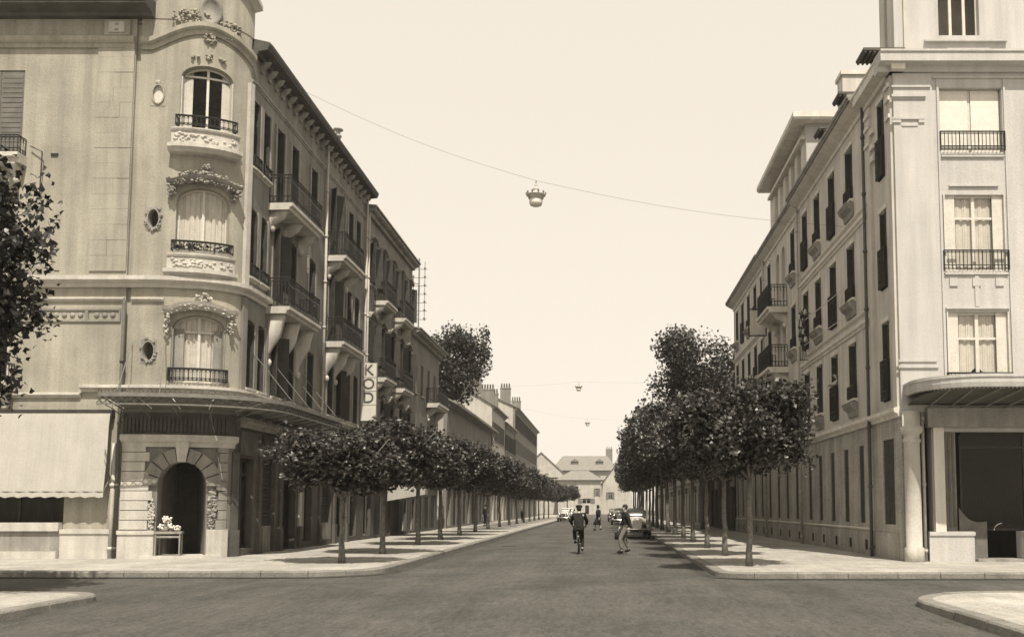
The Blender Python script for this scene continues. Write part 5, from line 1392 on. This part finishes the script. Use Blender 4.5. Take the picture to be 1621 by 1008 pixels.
# someone leaning on a window rail of the right facade
J = dict(STAND); J.update(chest=(0, .12, 1.26), neck=(0, .2, 1.44), head=(0, .26, 1.56), shl=(-.17, .14, 1.36), shr=(.17, .14, 1.36), ell=(-.26, .34, 1.2), elr=(.26, .34, 1.2), wrl=(-.1, .46, 1.19), wrr=(.12, .46, 1.19))
person('dark-haired person in light clothes leaning on a window railing of the right facade', (RX + .28, 34.95, 5.0), R(90), J, CLOTH_P, CLOTH_G)

# ================================================================== CARS
def make_car(label, paint, roofp, loc, rz, grp='cars parked along the street'):
    c = thing('parked_car', label, 'car', (0, 0, 0), grp)
    def loft(secs, n=20, e=3.0):
        rings = []
        for y, hw, zb, zt in secs:
            ring = []
            for k in range(n):
                t = 2 * math.pi * k / n; cc, ss = math.cos(t), math.sin(t)
                ring.append((hw * math.copysign(abs(cc) ** (2 / e), cc), y, (zb + zt) / 2 + (zt - zb) / 2 * math.copysign(abs(ss) ** (2 / e), ss)))
            rings.append(ring)
        return MB().rings(rings)
    body = put(loft([(-1.78, .24, .48, .98), (-1.7, .30, .42, 1.04), (-1.2, .38, .38, 1.08), (-.65, .52, .34, 1.13), (-.45, .62, .32, 1.15), (.2, .7, .3, 1.16), (1.0, .7, .3, 1.14), (1.6, .62, .34, 1.06), (2.0, .48, .4, .9), (2.12, .3, .5, .72)]), 'body', paint, c)
    put(loft([(-.56, .52, 1.05, 1.12), (-.42, .56, 1.0, 1.34), (-.2, .58, 1.0, 1.54), (.2, .6, 1.0, 1.6), (.9, .59, 1.0, 1.58), (1.4, .53, 1.0, 1.46), (1.8, .42, .95, 1.2), (1.95, .3, .9, 1.0)], 20, 3.4), 'cabin', roofp, c)
    g = MB(); g.add([(-.46, -.53, 1.17), (.46, -.53, 1.17), (.42, -.30, 1.47), (-.42, -.30, 1.47)], [(0, 1, 2, 3)]); put(g, 'windscreen', GLASS if False else DARK, c, False)
    for s in (-1, 1):
        for (y0, y1) in ((-.22, .42), (.5, 1.15)):
            g = MB(); g.rings([[(s * .612, y0, 1.2), (s * .612, y1, 1.2), (s * .595, y1 - .03, 1.47), (s * .595, y0 + .06, 1.47)], [(s * .58, y0, 1.2), (s * .58, y1, 1.2), (s * .56, y1 - .03, 1.47), (s * .56, y0 + .06, 1.47)]]); put(g, 'side_window', DARK, c, False)
        for (pts, nm) in (([(-2.02, .42, .5), (-1.85, .66, .75), (-1.5, .82, .95), (-1.1, .76, 1.0), (-.75, .52, .8), (-.5, .38, .7)], 'front_fender'), ([(.75, .4, .7), (1.0, .68, .9), (1.35, .84, 1.0), (1.75, .72, .9), (2.05, .46, .6)], 'rear_fender')):
            rings = []
            for y, z, k in pts:
                rings.append([(s * (.6 + .19 * k * math.cos(t)), y, z + .10 * math.sin(t) - .02) for t in [2 * math.pi * q / 12 for q in range(12)]])
            put(MB().rings(rings), nm, PAINT_M if paint is PAINT_P else paint, c)
        put(MB().box(s * .72 - .14, s * .72 + .14, -.55, .85, .32, .37), 'running_board', PAINT_D, c, False)
        for y in (-1.35, 1.38):
            w_ = put(MB().lathe((s * .66, y, .33), [(.2, -.07), (.31, -.08), (.335, -.04), (.335, .04), (.31, .08), (.2, .07)], 20, 'x'), 'wheel', RUBBER, c)
            put(MB().lathe((s * .68 + s * .06, y, .33), [(.2, -.03), (.19, .02), (.08, .04), (.02, .045)] if s > 0 else [(.2, .03), (.19, -.02), (.08, -.04), (.02, -.045)], 16, 'x'), 'hubcap', CHROME, w_)
        hl = put(MB().lathe((s * .46, -1.72, .84), [(.03, .22), (.09, .12), (.12, .02), (.125, -.02), (.11, -.04), (.02, -.06)], 14, 'y'), 'headlight', CHROME, c)
    put(MB().rings([[(-.2, -1.8, .5), (.2, -1.8, .5), (.24, -1.79, .95), (-.24, -1.79, .95)], [(-.2, -1.7, .5), (.2, -1.7, .5), (.24, -1.7, .95), (-.24, -1.7, .95)]]), 'grille', CHROME, c, False)
    for k in range(9): put(MB().box(-.19 + k * .0475 - .008, -.19 + k * .0475 + .008, -1.825, -1.8, .52, .93), 'grille_bar', PAINT_D, c, False)
    for (y, nm) in ((-2.12, 'front_bumper'), (2.2, 'rear_bumper')): put(MB().tube([(-.78, y * .94, .47), (-.5, y, .47), (.5, y, .47), (.78, y * .94, .47)], .05, 8), nm, CHROME, c)
    c.location = loc; c.rotation_euler = (0, 0, rz)
    return c
make_car('pale parked car with dark fenders at the right kerb, nearest of the cars', PAINT_P, PAINT_D, (1.75, 52.5, .03), R(2))
make_car('dark parked car with a light roof at the right kerb, beyond the pale car', PAINT_D, PAINT_P, (1.5, 92, .03), 0)
make_car('dark parked car, farthest at the right kerb', PAINT_D, PAINT_M, (1.3, 112, .03), 0)
make_car('pale parked car at the left kerb far down the street', PAINT_P, PAINT_P, (-4.5, 112, .03), R(-4))
make_car('grey parked car behind the pale one at the left kerb', PAINT_M, PAINT_P, (-4.4, 124, .03), R(-4))

# ================================================================== summer haze over the whole street
hz = bpy.data.materials.new('haze_air'); hz.use_nodes = True
hn = hz.node_tree; hn.nodes.clear()
ho = hn.nodes.new('ShaderNodeOutputMaterial'); hv = hn.nodes.new('ShaderNodeVolumePrincipled')
hv.inputs['Color'].default_value = (.95, .92, .86, 1); hv.inputs['Density'].default_value = 0.00036; hv.inputs['Anisotropy'].default_value = 0.2
hn.links.new(hv.outputs[0], ho.inputs['Volume'])
hb = MB().box(-410, 410, -110, 610, -1.1, 24.0).build('haze', hz); hb['kind'] = 'stuff'; hb['label'] = 'thin pale summer haze filling the street'; hb['category'] = 'haze'
